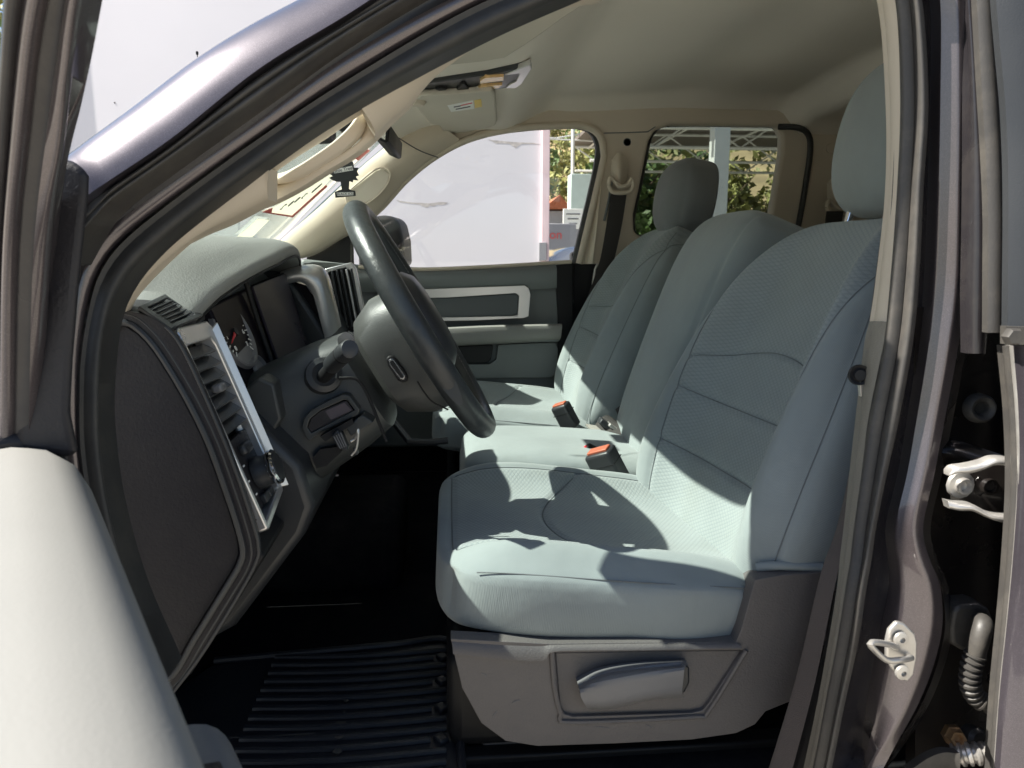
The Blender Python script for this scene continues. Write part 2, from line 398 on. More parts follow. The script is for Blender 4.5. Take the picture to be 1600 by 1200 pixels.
# ---- shell: roof skin, floor, back wall, bonnet, far side (so that sun and sky only come in where the cab is open)
def roofz(x, y, z0):
    e = abs((y - 1.57) / .80); f = max(0, (-.0 - x) / .25)
    return z0 - .085 * e ** 4 - .05 * max(0, min(f, 1.6)) ** 2
xs = [-.17, -.1, 0, .15, .4, .8, 1.2, 1.45, 1.6]; ys = [.80, .84, .95, 1.2, 1.57, 1.95, 2.2, 2.30, 2.34]
sheet('roof_panel', [[(x, y, roofz(x, y, 1.955)) for y in ys] for x in xs], 30, 40, (0, 0, .012), M['paint'], T)
def PZ(px, py, z):
    r = cF + cR * ((px - 800) / F_PX) + cU * ((600 - py) / F_PX); return CAM + r * ((z - CAM.z) / r.z)
V = Vector
box('floor_pan', (.25, 1.575, .69), (2.5, 1.5, .06), M['carpet'], T)
box('firewall', (-1.0, 1.575, 1.0), (.04, 1.5, .66), M['carpet'], T)
box('cab_back_wall', (1.47, 1.575, 1.27), (.05, 1.5, 1.15), M['beige'], T)
box('bonnet', (-1.55, 1.575, 1.17), (1.5, 1.62, .14), M['paint'], T, bevel=.05, bseg=5)
box('engine_bay', (-1.55, 1.575, .82), (1.35, 1.4, .5), M['black'], T)
for yy in (.775, 2.375): box('front_fender', (-1.36, yy, .88), (1.75, .12, .52), M['paint'], T, bevel=.04, bseg=4)
box('far_rocker_panel', (.35, 2.37, .62), (2.3, .1, .2), M['paint'], T, bevel=.02)
box('door_sill', (.20, .80, .60), (1.5, .16, .14), M['paint_in'], T, bevel=.02)
box('cargo_bed', (2.5, 1.575, .95), (1.9, 1.6, .65), M['paint'], T, bevel=.04)
for xx in (-1.5, 2.6):
    for yy, sg in ((.78, 1), (2.37, -1)):
        w = lathe('wheel', (xx, yy, .40), (0, -sg, 0), [(.01, -.1), (.36, -.1), (.40, -.06), (.40, .08), (.36, .11), (.27, .11), (.25, .09), (.01, .09)], M['rubber'], T, seg=40)
        lathe('rim', (xx, yy - sg * .095, .40), (0, -sg, 0), [(.01, .02), (.08, .03), (.10, .0), (.20, .0), (.24, .02), (.25, -.02), (.01, -.02)], M['silver'], w, seg=40)
# headliner: low over the windscreen, stepping up behind the overhead console
def hz(x, y):
    def ss(a, b, t): t = max(0, min(1, (t - a) / (b - a))); return t * t * (3 - 2 * t)
    z = 1.795 + .085 * ss(.15, .33, x) + .015 * ss(.33, .7, x) - .07 * ss(1.02, 1.10, x)
    e = abs(y - 1.575) / .76
    z -= .045 * ss(.84, 1.02, e) * (.1 + .9 * ss(.1, .4, x)) + .012 * e * e
    z += .012 * math.exp(-((x - .72) / .09) ** 2) * ss(0, .2, 1 - e)
    return z
v = []; f = []; nx, ny = 90, 80
for i in range(nx):
    for j in range(ny):
        y = .83 + 1.51 * j / (ny - 1); xf = -.135 - .11 * (1 - ((y - 1.585) / .755) ** 2); x = xf + (1.475 - xf) * i / (nx - 1)
        v.append((x, y, hz(x, y) - .055 * max(0, 1 - (x - xf) / .13) ** 1.5))
f = [(i * ny + j, (i + 1) * ny + j, (i + 1) * ny + j + 1, i * ny + j + 1) for i in range(nx - 1) for j in range(ny - 1)]
n = len(v); v2 = [(a, b, c + .012) for a, b, c in v]
rim = [(i * ny, (i + 1) * ny) for i in range(nx - 1)] + [((i + 1) * ny + ny - 1, i * ny + ny - 1) for i in range(nx - 1)] + [(j + 1, j) for j in range(ny - 1)] + [((nx - 1) * ny + j, (nx - 1) * ny + j + 1) for j in range(ny - 1)]
headl = obj('headliner', v + v2, f + [tuple(a + n for a in reversed(q)) for q in f] + [(a, b, b + n, a + n) for a, b in rim], M['headliner'], T)
# ---- overhead console (on the low front part of the headliner)
con = plate('overhead_console', [PZ(*q, 1.785) for q in [(626, 152), (664, 131), (760, 117), (827, 103), (829, 108), (817, 126), (808, 135), (770, 141), (700, 148), (640, 153)]], [], (0, 0, .02), M['dash2'], T, bevel=.003)
plate('trim_surround', [PZ(*q, 1.782) for q in [(788, 118), (829, 101), (831, 108), (816, 131), (806, 138), (790, 138), (797, 132), (806, 128), (811, 118), (812, 115)]], [], (0, 0, .012), M['silver'], con, bevel=.002)
for q in ([(750, 127), (758, 122), (787, 120), (787, 126), (750, 131)], [(745, 139), (752, 135), (785, 133), (779, 138), (747, 143)]):
    plate('reading_lamp', [PZ(*a, 1.779) for a in q], [], (0, 0, .01), M['lamp'], con, bevel=.001)
plate('sunglasses_bin_catch', [PZ(*a, 1.779) for a in [(713, 145), (714, 140), (722, 131), (726, 131), (735, 142), (734, 144)]], [], (0, 0, .01), M['black'], con, bevel=.001)
plate('microphone_slot', [PZ(*a, 1.779) for a in [(680, 140), (688, 138), (699, 139), (697, 141), (686, 142)]], [], (0, 0, .01), M['black'], con, bevel=.001)
plate('dark_gap', [PZ(*a, 1.780) for a in [(645, 152), (652, 146), (700, 147), (700, 149)]], [], (0, 0, .01), M['black'], con)
# ---- sun visors, stowed flat
vis = plate('sun_visor', [PZ(*q, 1.770) for q in [(642, 159), (648, 153), (660, 150), (720, 147), (769, 142), (774, 150), (777, 190), (774, 196), (762, 201), (708, 210), (699, 210), (692, 206), (686, 196), (671, 194)]], [], (0, 0, .014), M['visor'], T, bevel=.005, label='passenger sun visor with a white warning label')
plate('warning_label', [PZ(*q, 1.7695) for q in [(699, 165), (739, 157), (741, 170), (705, 175)]], [], (0, 0, .0005), M['white'], vis, smooth=False)
plate('yellow_label', [PZ(*q, 1.7693) for q in [(741, 157), (752, 155), (753, 167), (742, 169)]], [], (0, 0, .0005), M['yellow'], vis, smooth=False)
for k, (a, b) in enumerate((((709, 167.5), (720, 165.5)), ((720, 165), (738, 161)), ((712, 171), (735, 166.5)))):
    c = M['redink'] if k == 1 else M['ink']
    p, q = PZ(*a, 1.7690), PZ(*b, 1.7690)
    plate('label_print', [p + V((0, -.006, 0)), q + V((0, -.006, 0)), q + V((0, .006, 0)), p + V((0, .006, 0))], [], (0, 0, .0003), c, vis, smooth=False)
lathe('visor_pivot', PZ(653, 160, 1.768), (0, 0, -1), [(.001, .008), (.014, .008), (.02, 0), (.02, -.02)], M['beige'], vis, seg=20)
vis2 = plate('sun_visor', [PZ(*q, 1.772) for q in [(660, 108), (716, 101), (755, 97), (790, 91), (822, 71), (850, 52), (880, 30), (922, 3), (950, -25), (950, -120), (760, -120), (640, 60)]], [], (0, 0, .014), M['visor'], T, bevel=.005, label='driver sun visor stowed against the roof')
# ---- windscreen and things on it
def wz(x, y):
    t = (y - .84) / 1.42; zn = 1.464 + (x + .39) * .669; zf = 1.465 + (x + .50) * .9125
    return zn + (zf - zn) * t + .045 * math.sin(PI * max(0, min(1, t)))
rows = [[(x, y, wz(x, y)) for x in np.linspace(-.95, (-.02 - .09 * (y - .84) / 1.42) - .07 * math.sin(PI * max(0, min(1, (y - .84) / 1.42))), 12)] for y in np.linspace(.80, 2.30, 14)]
wnd = sheet('windshield', rows, 30, 30, (.003, 0, -.004), M['wind'], T)
def WP(px, py, off=.004):     # point on the glass, just inside it
    r = (cF + cR * ((px - 800) / F_PX) + cU * ((600 - py) / F_PX)); t0, t1 = .9 / r.y, 2.4 / r.y
    g = lambda t: (CAM + r * t).z - wz((CAM + r * t).x, (CAM + r * t).y)
    ts = np.linspace(t0, t1, 400); prev = g(ts[0]); hit = t1
    for q in ts[1:]:
        if g(q) * prev < 0: hit = q; break
        prev = g(q)
    return CAM + r * hit + V((.66, 0, -.75)) * (off + .006)
sg = plate('price_sign', [WP(*q) for q in [(404, 325), (421, 320), (455, 300), (500, 270), (520, 262), (505, 285), (480, 308), (452, 334)]], [], V((-.0008, 0, .0009)), M['backlit'], wnd, smooth=False, label='white and red price sign stuck inside the windshield')
plate('red_border', [WP(*q, .0055) for q in [(404, 326), (421, 319), (419, 327), (452, 332), (505, 284), (507, 287), (453, 335)]], [], V((-.0004, 0, .0005)), M['redink'], sg, smooth=False)
def glassbasis():
    # lettering read from outside: mirrored from in here
    x = V((0, -1, 0)); y = V((.75, 0, .66)); z = x.cross(y); return Matrix((x, y, z)).transposed()
GB = glassbasis()
for k, (px, py, ch) in enumerate(((437, 318, '2'), (449, 313, '0'), (459, 307, '0'), (470, 301, '3'), (486, 292, '0'), (493, 286, '0'))):
    text('numeral', ch, WP(px, py, .0062), .032, M['ink'], sg, GB)
plate('paper_permit', [WP(*q) for q in [(366, 365), (384, 350), (398, 337), (417, 339), (404, 352), (390, 366)]], [], V((-.0008, 0, .0009)), M['backlit'], wnd, smooth=False)
plate('red_sticker', [WP(*q) for q in [(547, 241), (566, 228), (575, 231), (556, 247)]], [], V((-.0008, 0, .0009)), M['redink'], wnd, smooth=False)
# black ceramic edge of the glass along the far pillar and header
tube('glass_edge_seal', [WP(438, 380, .0), WP(490, 331, .0), WP(560, 266, .0), WP(610, 224, .0), WP(634, 204, .0), WP(637, 196, .0), WP(628, 186, .0), WP(610, 176, .0)], .010, mat('teal_black_frit', (.03, .06, .065), rough=.3), wnd, n=40, seg=8)
# rear-view mirror and sensor pod
mir = obj('rearview_mirror', *prism_g([P(*q, 1.50) for q in [(584, 215), (590, 195), (606, 190), (609, 194), (607, 221), (602, 223)]], (.01, .24, 0)), M['black'], T, bevel=.006)
plate('mirror_glass', [P(*q, 1.497) for q in [(592, 214), (597, 197), (604, 195), (602, 219)]], [], (0, -.002, 0), M['chrome'], mir)
tube('mirror_stem', [P(560, 205, 1.56), P(540, 185, 1.58), P(525, 178, 1.58)], .011, M['dash2'], mir, n=10)
prism('sensor_pod', [P(*q, 1.45) for q in [(477, 210), (497, 198), (511, 190), (516, 196), (515, 209), (508, 214), (490, 216)]], (0, .08, 0), M['black'], T, bevel=.008)
prism('mirror_mount', [P(*q, 1.52) for q in [(520, 192), (548, 172), (562, 170), (555, 195), (540, 208), (528, 202)]], (0, .07, 0), M['dash2'], T, bevel=.01)

# ---------------------------------------------------------------- near A-pillar and door opening (driver side)
def wd(c, ds): # give depths: linear list along the curve
    n = len(c); return [(q[0], q[1], float(np.interp(i / (n - 1), np.linspace(0, 1, len(ds)), ds))) for i, q in enumerate(c)]
c0 = [(760, -190), (600, -75), (486, 0), (388, 51), (304, 101), (202, 179), (111, 250), (60, 300)]
c1 = [(860, -150), (690, -70), (540, 24), (405, 107), (270, 214), (169, 283), (135, 307), (80, 360)]
c2 = [(870, -138), (700, -55), (540, 37), (405, 120), (270, 226), (169, 296), (138, 320), (92, 385)]
c3 = [(885, -120), (710, -40), (540, 59), (405, 154), (270, 248), (169, 318), (136, 350), (98, 415)]
c4 = [(900, -90), (730, -15), (540, 88), (405, 187), (270, 285), (172, 356), (138, 400), (119, 450), (109, 520), (104, 600), (106, 700), (118, 790), (150, 920), (200, 1060)]
c5 = [(920, -60), (740, 10), (540, 125), (405, 214), (270, 312), (190, 378), (152, 432), (134, 495), (124, 560), (121, 620), (123, 700), (138, 800), (170, 920), (222, 1060)]
c6 = [(940, -30), (760, 50), (540, 169), (405, 260), (270, 362), (213, 416), (181, 460), (163, 505), (155, 560), (150, 640), (154, 705), (168, 800), (205, 930), (262, 1060)]
T.__setitem__('x', 0)
pil = band('a_pillar', wd(c0, [.84, .78, .72]), wd(c1, [.76, .70, .645]), M['paint'], T, bulge=.016, thick=.025, m=14)
band('windshield_molding', wd(c1, [.765, .705, .65]), wd(c2, [.775, .715, .66]), M['rubber_shiny'], T, bulge=-.004, thick=.05)
band('drip_rail', wd(c2, [.77, .71, .655]), wd(c3, [.77, .71, .655]), M['rubber_grey'], T, bulge=.004, thick=.05, m=10, prof=lambda s: .0045 * abs(math.sin(2 * PI * s)) ** .6)
band('door_gap', wd(c3, [.785, .725, .68]), wd(c4[:8], [.80, .745, .71]), M['rubber_shiny'], T, bulge=-.008, thick=.04)
band('door_flange', wd(c4, [.79, .735, .70, .69]), wd(c5, [.795, .745, .71, .70]), M['paint_in'], T, bulge=.004, thick=.05, m=10)
band('door_seal', wd(c5, [.79, .74, .705, .695]), wd(c6, [.80, .75, .72, .71]), M['rubber'], T, m=14, thick=.04, prof=lambda s: (.003 if s < .22 else .0) + (.011 * math.sin(PI * min(1, max(0, (s - .22) / .78))) ** .6 if s > .22 else 0))
# interior trim of the pillar with its grab handle
t1 = wd([(940, -30), (760, 50), (540, 169), (405, 260), (270, 362), (213, 416), (181, 460), (172, 490)], [.83, .80, .78])
t2 = wd([(930, 6), (842, 8), (786, 28), (744, 51), (702, 85), (668, 119), (640, 165), (623, 188)], [1.05, 1.0, .95, .90, .87])
hole_top = [(408, 266), (412, 258), (430, 246), (500, 197), (545, 166), (562, 158)]
hole_bot = [(408, 266), (412, 275), (440, 272), (480, 256), (520, 229), (548, 199), (562, 158)]
low = []
# strip above the hole
up3 = wd([(172, 490), (181, 460), (213, 414), (270, 358), (405, 257), (540, 166), (590, 136), (640, 106)], [.80, .80, .80, .81])
trim = band('a_pillar_trim', up3, wd([(172, 491), (185, 467), (218, 430), (276, 376), (408, 264), (500, 203), (562, 160), (640, 110)], [.80, .80, .80, .81]), M['beige'], T, bulge=.002, thick=.05)
band('trim_base', wd([(172, 490), (185, 465), (215, 430), (276, 374), (350, 304), (408, 261), (420, 262)], [.80, .80]), wd([(172, 489), (200, 450), (250, 398), (300, 369), (350, 348), (396, 324), (420, 312)], [.82, .83]), M['beige'], trim, bulge=.008, thick=.04)
hd = band('grab_handle', wd([(404, 262), (411, 272), (440, 270), (480, 254), (520, 228), (548, 200), (560, 168), (568, 150)], [.885, .875, .87, .875, .88]), wd([(408, 287), (444, 286), (470, 277), (503, 257), (536, 234), (563, 208), (572, 188), (572, 160)], [.885, .87, .865, .87, .88]), M['beige'], trim, bulge=.012, thick=.02, m=12)
band('handle_backing', wd([(400, 270), (430, 287), (460, 283), (505, 262), (545, 238), (566, 212), (572, 180), (570, 150)], [.90, .89, .885, .885]), wd([(396, 325), (422, 317), (467, 294), (513, 265), (548, 244), (581, 218), (605, 193), (620, 174)], [.87, .88, .89]), M['beige'], trim, bulge=.006, thick=.03, m=10)
band('trim_head', wd([(556, 158), (600, 128), (700, 74), (760, 46), (850, 5), (940, -30)], [.81, .80, .83]), wd([(584, 214), (606, 191), (640, 160), (668, 120), (702, 85), (744, 51), (786, 28), (842, 6), (935, -5)], [.87, .90, .95, 1.0, 1.05]), M['beige'], trim, bulge=.012, thick=.03, m=10)
# ---------------------------------------------------------------- B-pillar side, right of the opening
ys_ = [-160, -60, 0, 155, 300, 440, 540, 660, 740, 825, 875, 925, 1000, 1100, 1200, 1300]
def col(vals, ds): return wd(list(zip(vals, ys_)), ds)
e0 = col([1250, 1345, 1377, 1390, 1389, 1374, 1358, 1344, 1335, 1326, 1320, 1315, 1303, 1285, 1264, 1240], [.83, .82, .80, .77, .75])
e1 = col([1290, 1375, 1400, 1407, 1402, 1391, 1380, 1356, 1347, 1337, 1332, 1324, 1312, 1294, 1275, 1250], [.80, .79, .775, .75, .73])
e2 = col([1345, 1420, 1441, 1451, 1443, 1436, 1426, 1404, 1386, 1369, 1362, 1353, 1342, 1320, 1300, 1280], [.78, .77, .755, .73, .71])
e3 = col([1380, 1450, 1466, 1465, 1461, 1455, 1446, 1428, 1415, 1395, 1398, 1400, 1385, 1366, 1355, 1340], [.79, .78, .765, .74, .72])
e4 = col([1440, 1492, 1511, 1514, 1513, 1510, 1497, 1474, 1458, 1440, 1451, 1471, 1472, 1438, 1372, 1290], [.77, .76, .745, .72, .70])
bt = band('b_pillar_trim', [q for q in e0 if q[1] <= 500] + [(1365, 503, e0[6][2])], [q for q in e1 if q[1] <= 500] + [(1386, 503, e1[6][2])], M['beige'], T, bulge=.003, thick=.008, n=90, label='beige upper trim of the driver side door pillar')
ysl = 505
low0 = [q for q in e0 if q[1] > 500]; low1 = [q for q in e1 if q[1] > 500]
band('lower_pillar_trim', [(1365, 503, low0[0][2] - .004)] + [(a - 2, b, d - .004) for a, b, d in low0], [(1386, 503, low1[0][2] - .004)] + [(a, b, d - .004) for a, b, d in low1], M['trimgrey'], T, bulge=.003, thick=.008)
def mid(a, b, t, dd=0): return [(p[0] * (1 - t) + q[0] * t, p[1], p[2] * (1 - t) + q[2] * t + dd) for p, q in zip(a, b)]
band('rear_door_seal', e1, mid(e1, e2, .5, -.004), M['rubber_grey'], T, bulge=.008, thick=.01, m=10, n=90)
band('rear_door_seal', mid(e1, e2, .54, -.004), e2, M['rubber_grey'], T, bulge=.008, thick=.01, m=10, n=90)
band('jamb_channel', [(a, b, d + .01) for a, b, d in e2], [(a, b, d + .012) for a, b, d in e3], M['rubber_shiny'], T, bulge=-.006, thick=.03, m=8, n=90)
jam = band('b_pillar_jamb', e3, e4, M['paint_in'], T, thick=.04, m=16, n=100, prof=lambda s: (.006 * math.sin(PI * min(1, s / .12) / 2)) - .012 * max(0, (s - .72) / .28) ** 1.2)
# striker
sp = P(1407, 1018, .69)
st = plate('door_striker', [P(*q, .678) for q in [(1386, 1002), (1390, 985), (1402, 972), (1414, 975), (1430, 990), (1434, 1005), (1433, 1030), (1428, 1055), (1418, 1066), (1405, 1060), (1394, 1045), (1386, 1030)]], [], (0, .006, 0), M['steel'], T, bevel=.002)
tube('striker_loop', [P(1424, 1028, .676), P(1408, 1031, .655), P(1385, 1031, .648), P(1363, 1012, .642), P(1360, 1005, .642), P(1372, 1004, .648), P(1392, 1008, .66), P(1402, 1012, .676)], .0032, M['steel'], st, n=40, seg=10)
for q in ((1407, 998), (1409, 1050)): lathe('striker_screw', P(*q, .676), (0, -1, 0), [(.001, .001), (.0025, .001), (.003, .004), (.0075, .003), (.008, 0)], M['steel'], st, seg=16)
# cavity between pillar and rear door with hinge, plug, wiring boot
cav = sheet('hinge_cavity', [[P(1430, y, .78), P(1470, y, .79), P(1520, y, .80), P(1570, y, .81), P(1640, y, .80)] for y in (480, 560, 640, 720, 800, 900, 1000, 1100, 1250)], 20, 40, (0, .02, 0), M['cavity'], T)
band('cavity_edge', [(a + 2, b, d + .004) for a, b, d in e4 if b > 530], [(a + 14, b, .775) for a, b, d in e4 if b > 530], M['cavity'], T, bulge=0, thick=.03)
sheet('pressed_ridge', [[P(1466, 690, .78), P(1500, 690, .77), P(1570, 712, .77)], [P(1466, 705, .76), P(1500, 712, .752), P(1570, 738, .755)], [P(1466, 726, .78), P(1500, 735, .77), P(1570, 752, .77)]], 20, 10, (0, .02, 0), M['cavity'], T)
lathe('drain_plug', P(1532, 638, .765), (-.15, -1, .1), [(.001, -.004), (.007, -.004), (.0075, .002), (.010, .006), (.013, .007), (.016, .003), (.017, -.006)], M['rubber'], T, seg=32)
def strapband(name, top, bot, mt, parent, bulge=.002, d=.74, thick=.01): return band(name, wd(top, [d, d - .02]), wd(bot, [d, d - .02]), mt, parent, bulge=bulge, thick=thick, n=40)
hg = strapband('door_hinge', [(1482, 742), (1492, 728), (1520, 723), (1545, 717), (1570, 714), (1600, 722)], [(1486, 790), (1500, 792), (1525, 794), (1545, 800), (1570, 806), (1600, 806)], M['cavity'], T, d=.75)
strapband('hinge_flange', [(1484, 737), (1492, 730), (1512, 727), (1535, 722), (1555, 715), (1578, 716), (1600, 724)], [(1484, 744), (1496, 740), (1514, 740), (1537, 734), (1556, 727), (1578, 730), (1600, 738)], M['steel'], hg, d=.725, bulge=.004)
strapband('hinge_flange', [(1481, 783), (1496, 786), (1520, 788), (1540, 798), (1560, 804), (1600, 806)], [(1484, 795), (1500, 798), (1520, 799), (1540, 808), (1560, 815), (1600, 822)], M['steel'], hg, d=.725, bulge=.004)
for q, mm in (((1502, 758), M['steel']), ((1541, 758), M['cavity'])):
    lathe('hinge_bolt', P(*q, .74), (0, -1, 0), [(.001, .002), (.005, .002), (.0065, .008), (.009, .008), (.0095, .002), (.015, .001), (.016, -.003)], mm, hg, seg=12)
bo = prism('wiring_boot', [P(*q, .75) for q in [(1490, 955), (1500, 946), (1530, 944), (1546, 950), (1552, 965), (1550, 1000), (1538, 1015), (1505, 1018), (1488, 1008), (1485, 985)]], (0, .03, 0), M['rubber_grey'], T, bevel=.006)
tube('boot_elbow', [P(1530, 968, .745), P(1536, 976, .725), P(1530, 1000, .72), P(1524, 1028, .72)], [.008, .0105, .0105, .0095], M['rubber_grey'], bo, n=16, seg=16)
pts = spl([P(1524, 1022, .72), P(1517, 1045, .72), P(1516, 1070, .72), P(1526, 1090, .72), P(1548, 1100, .715), P(1590, 1100, .71)], 90)
tube('corrugated_hose', pts, [(.0115 if (k % 6) < 3 else .0085) for k in range(90)], M['rubber_grey'], bo, seg=16)
tube('wire_harness', [P(1560, 1010, .76), P(1562, 1080, .76), P(1560, 1190, .76), P(1560, 1260, .76)], .006, M['black'], T, n=12)
lathe('body_bolt', P(1492, 1151, .74), (-.2, -1, .3), [(.001, .004), (.004, .004), (.006, .01), (.009, .01), (.010, .002), (.012, 0), (.012, -.01)], M['brass'], T, seg=6)
lathe('rubber_stop', P(1524, 1155, .745), (.1, -1, .3), [(.001, .008), (.010, .008), (.014, .004), (.015, -.01)], M['rubber_grey'], T, seg=24)
pts = spl([P(1490, 1180, .73), P(1520, 1178, .72), P(1560, 1176, .715), P(1600, 1176, .71)], 60)
tube('corrugated_hose', pts, [(.013 if (k % 6) < 3 else .010) for k in range(60)], M['steel'], T, seg=16)
strapband('lower_bracket', [(1420, 1205), (1450, 1185), (1475, 1176), (1500, 1178)], [(1440, 1240), (1465, 1215), (1485, 1205), (1500, 1205)], M['rubber_grey'], T, d=.73)
# rear door edge and skin
def vband(name, xa, xb, y0, y1, mt, d0, d1, parent, **k):
    n = 8; yy = np.linspace(y0, y1, n)
    A = [(float(np.interp(y, [q[1] for q in xa], [q[0] for q in xa])), y, float(np.interp(y, [y0, y1], d0))) for y in yy]
    B = [(float(np.interp(y, [q[1] for q in xb], [q[0] for q in xb])), y, float(np.interp(y, [y0, y1], d1))) for y in yy]
    return band(name, A, B, mt, parent, **k)
vband('division_seal', [(1509, -100), (1512, 0), (1511, 310), (1508, 465), (1509, 553)], [(1526, -100), (1528, 0), (1547, 310), (1546, 465), (1540, 553)], -100, 552, M['rubber_shiny'], (.77, .73), (.76, .72), T, bulge=.008, thick=.008)
vband('rear_window_channel', [(1526, -100), (1526, 0), (1544, 310), (1543, 520)], [(1553, -100), (1555, 0), (1573, 310), (1571, 520)], -100, 520, M['rubber_grey'], (.745, .70), (.745, .70), T, bulge=.004, thick=.008)
rd = vband('rear_door', [(1553, -100), (1556, 0), (1574, 200), (1576, 320), (1574, 520)], [(1700, -100), (1700, 520)], -100, 520, M['dash2'], (.73, .68), (.70, .66), T, bulge=.006, thick=.008, label='rear door edge beside the open front door')
vband('belt_molding', [(1572, 505), (1572, 560)], [(1700, 505), (1700, 560)], 510, 538, M['rubber_grey'], (.675, .675), (.66, .66), rd, bulge=.006, thick=.008)
ed = [(1566, 540), (1572, 600), (1580, 700), (1578, 800), (1571, 900), (1562, 1000), (1552, 1100), (1546, 1200), (1540, 1300)]
vband('door_edge_strip', ed, [(a + 12, b) for a, b in ed], 540, 1300, M['rubber_grey'], (.70, .66), (.69, .65), rd, bulge=.003, thick=.008, n=50)
vband('door_edge_flange', [(a + 12, b) for a, b in ed], [(a + 22 - (b - 540) * .008, b) for a, b in ed], 540, 1300, M['steel'], (.692, .652), (.682, .642), rd, bulge=.003, thick=.008, n=50)
vband('door_skin', [(a + 22 - (b - 540) * .008, b) for a, b in ed], [(1760, 540), (1760, 1300)], 540, 1300, M['paint'], (.680, .640), (.64, .60), rd, bulge=.012, thick=.008, n=50, m=16)
lathe('door_edge_screw', P(1583, 526, .66), (-.2, -1, 0), [(.001, .006), (.007, .006), (.009, .002), (.009, -.004)], M['rubber_grey'], rd, seg=6)
box('rear_quarter_panel', (1.25, .74, 1.25), (.45, .05, 1.25), M['paint'], T, bevel=.01)
_a = P(800, -150, .80); _b = P(1350, -130, .80)
tube('near_roof_rail', [P(700, -95, .78), _a + V((.03, .0, .015)), V((.30, .80, max(_a.z, 1.78) + .03)), _b + V((-.06, 0, .045)), _b + V((.0, 0, .0))], .045, M['paint'], T, n=30, seg=16, flat=.6)
tube('door_top_seal', [P(760, 10, .80), P(900, -40, .80) + V((0, .01, .01)), P(1200, -120, .80) + V((0, 0, .01)), P(1400, -110, .79), P(1430, -30, .775)], .014, M['rubber'], T, n=30, seg=10)
box('near_rear_rail', (1.0, .79, 1.86), (1.0, .06, .09), M['paint'], T, bevel=.02)
q_ = [(.60, .55), (1.30, .55), (1.30, 1.22), (.60, 1.22)]
prism('rear_door_panel', [V((x, .615, z)) for x, z in q_], (0, .06, 0), M['paint'], T, bevel=.015)
plate('rear_window_frame', [V((x, .66, z)) for x, z in [(.60, 1.20), (1.30, 1.20), (1.30, 1.55), (1.18, 1.82), (.60, 1.84)]], [[V((x, .66, z)) for x, z in [(.66, 1.24), (1.22, 1.24), (1.22, 1.53), (1.12, 1.76), (.66, 1.78)]]], (0, .03, 0), M['dash2'], T, bevel=.005)
prism('rear_side_glass', [V((x, .672, z)) for x, z in [(.65, 1.23), (1.23, 1.23), (1.23, 1.54), (1.13, 1.77), (.65, 1.79)]], (0, .004, 0), M['tint'], T, smooth=False)
# driver belt: webbing from the shoulder down to the floor
bl = band('seat_belt', wd([(1377, 372), (1367, 450), (1352, 560), (1335, 700), (1310, 820), (1283, 900), (1245, 1060), (1200, 1210)], [.86, .83, .80]), wd([(1390, 372), (1380, 450), (1366, 560), (1350, 700), (1330, 820), (1308, 900), (1275, 1060), (1236, 1210)], [.84, .81, .78]), M['webbing_b'], T, bulge=.0008, thick=.002, label='brown driver seat belt beside the door pillar')
band('belt_gap_shade', wd([(1392, 372), (1378, 500), (1360, 620), (1338, 780), (1312, 920), (1282, 1060), (1240, 1215)], [.86, .84, .82]), wd([(1420, 372), (1400, 500), (1380, 620), (1356, 780), (1335, 920), (1310, 1060), (1268, 1215)], [.84, .82, .80]), M['black'], T, bulge=0, thick=.008)  # black strip painted in for the shaded gap beside the belt
hk = P(1343, 586, .80)
lathe('belt_latch_tongue', hk, (-.3, -1, .1), [(.001, .005), (.006, .005), (.008, .002), (.0115, .004), (.012, -.004)], M['black'], bl, seg=24)
box('tongue_plate', P(1347, 604, .80), (.008, .006, .022), M['steel'], bl, R=Ry(-10), bevel=.001)
# ================================================================= DASHBOARD
prof_end = [(165, 488), (200, 486), (240, 497), (268, 519), (290, 553), (322, 622), (350, 688), (372, 745), (392, 805), (403, 845), (404, 868), (390, 900), (350, 968), (310, 1030), (268, 1085), (180, 1090), (140, 1000), (120, 800), (125, 600), (140, 510)]
D0 = .84
hole = [(168, 540), (175, 515), (192, 508), (212, 518), (236, 543), (262, 582), (292, 634), (320, 692), (345, 760), (365, 820), (374, 858), (370, 880), (340, 930), (300, 995), (262, 1055), (215, 1060), (185, 980), (162, 860), (150, 740), (152, 640)]
hole = [tuple(q) for q in spl(hole + [hole[0]], 70)[:-1]]
prof_end = [tuple(q) for q in spl(prof_end[:11], 50)] + prof_end[11:]
dash = plate('dashboard', [P(*q, D0) for q in prof_end], [[P(*q, D0) for q in hole]], (0, .012, 0), M['dash'], T, bevel=.003)
plate('fuse_cover', [P(*q, D0 + .008) for q in hole], [], (0, .004, 0), M['dash'], dash, bevel=.002)
HOLE_CW = False
def loopoff(pts, d, k):
    c = np.array(pts, float); out = []
    n = len(c)
    for i in range(n):
        t = c[(i + 1) % n] - c[i - 1]; t /= np.linalg.norm(t); out.append(tuple(c[i] + np.array([-t[1], t[0]]) * k))
    return out
for k, r in ((-6, .004), (-19, .0015)):
    pp = loopoff(hole, 0, -k if HOLE_CW else k)
    tube('raised_bead', [V(q) for q in spl([tuple(P(a, b, D0 + .001)) for a, b in pp + [pp[0]]], 120)][:-1], r, M['dash2'], dash, closed=True, seg=8, up=(0, 1, 0), label=None)
tube('cover_edge_line', [V(q) for q in spl([tuple(P(a, b, D0 - .0005)) for a, b in prof_end[10:54]], 90)], .0022, M['dash2'], dash, seg=8)
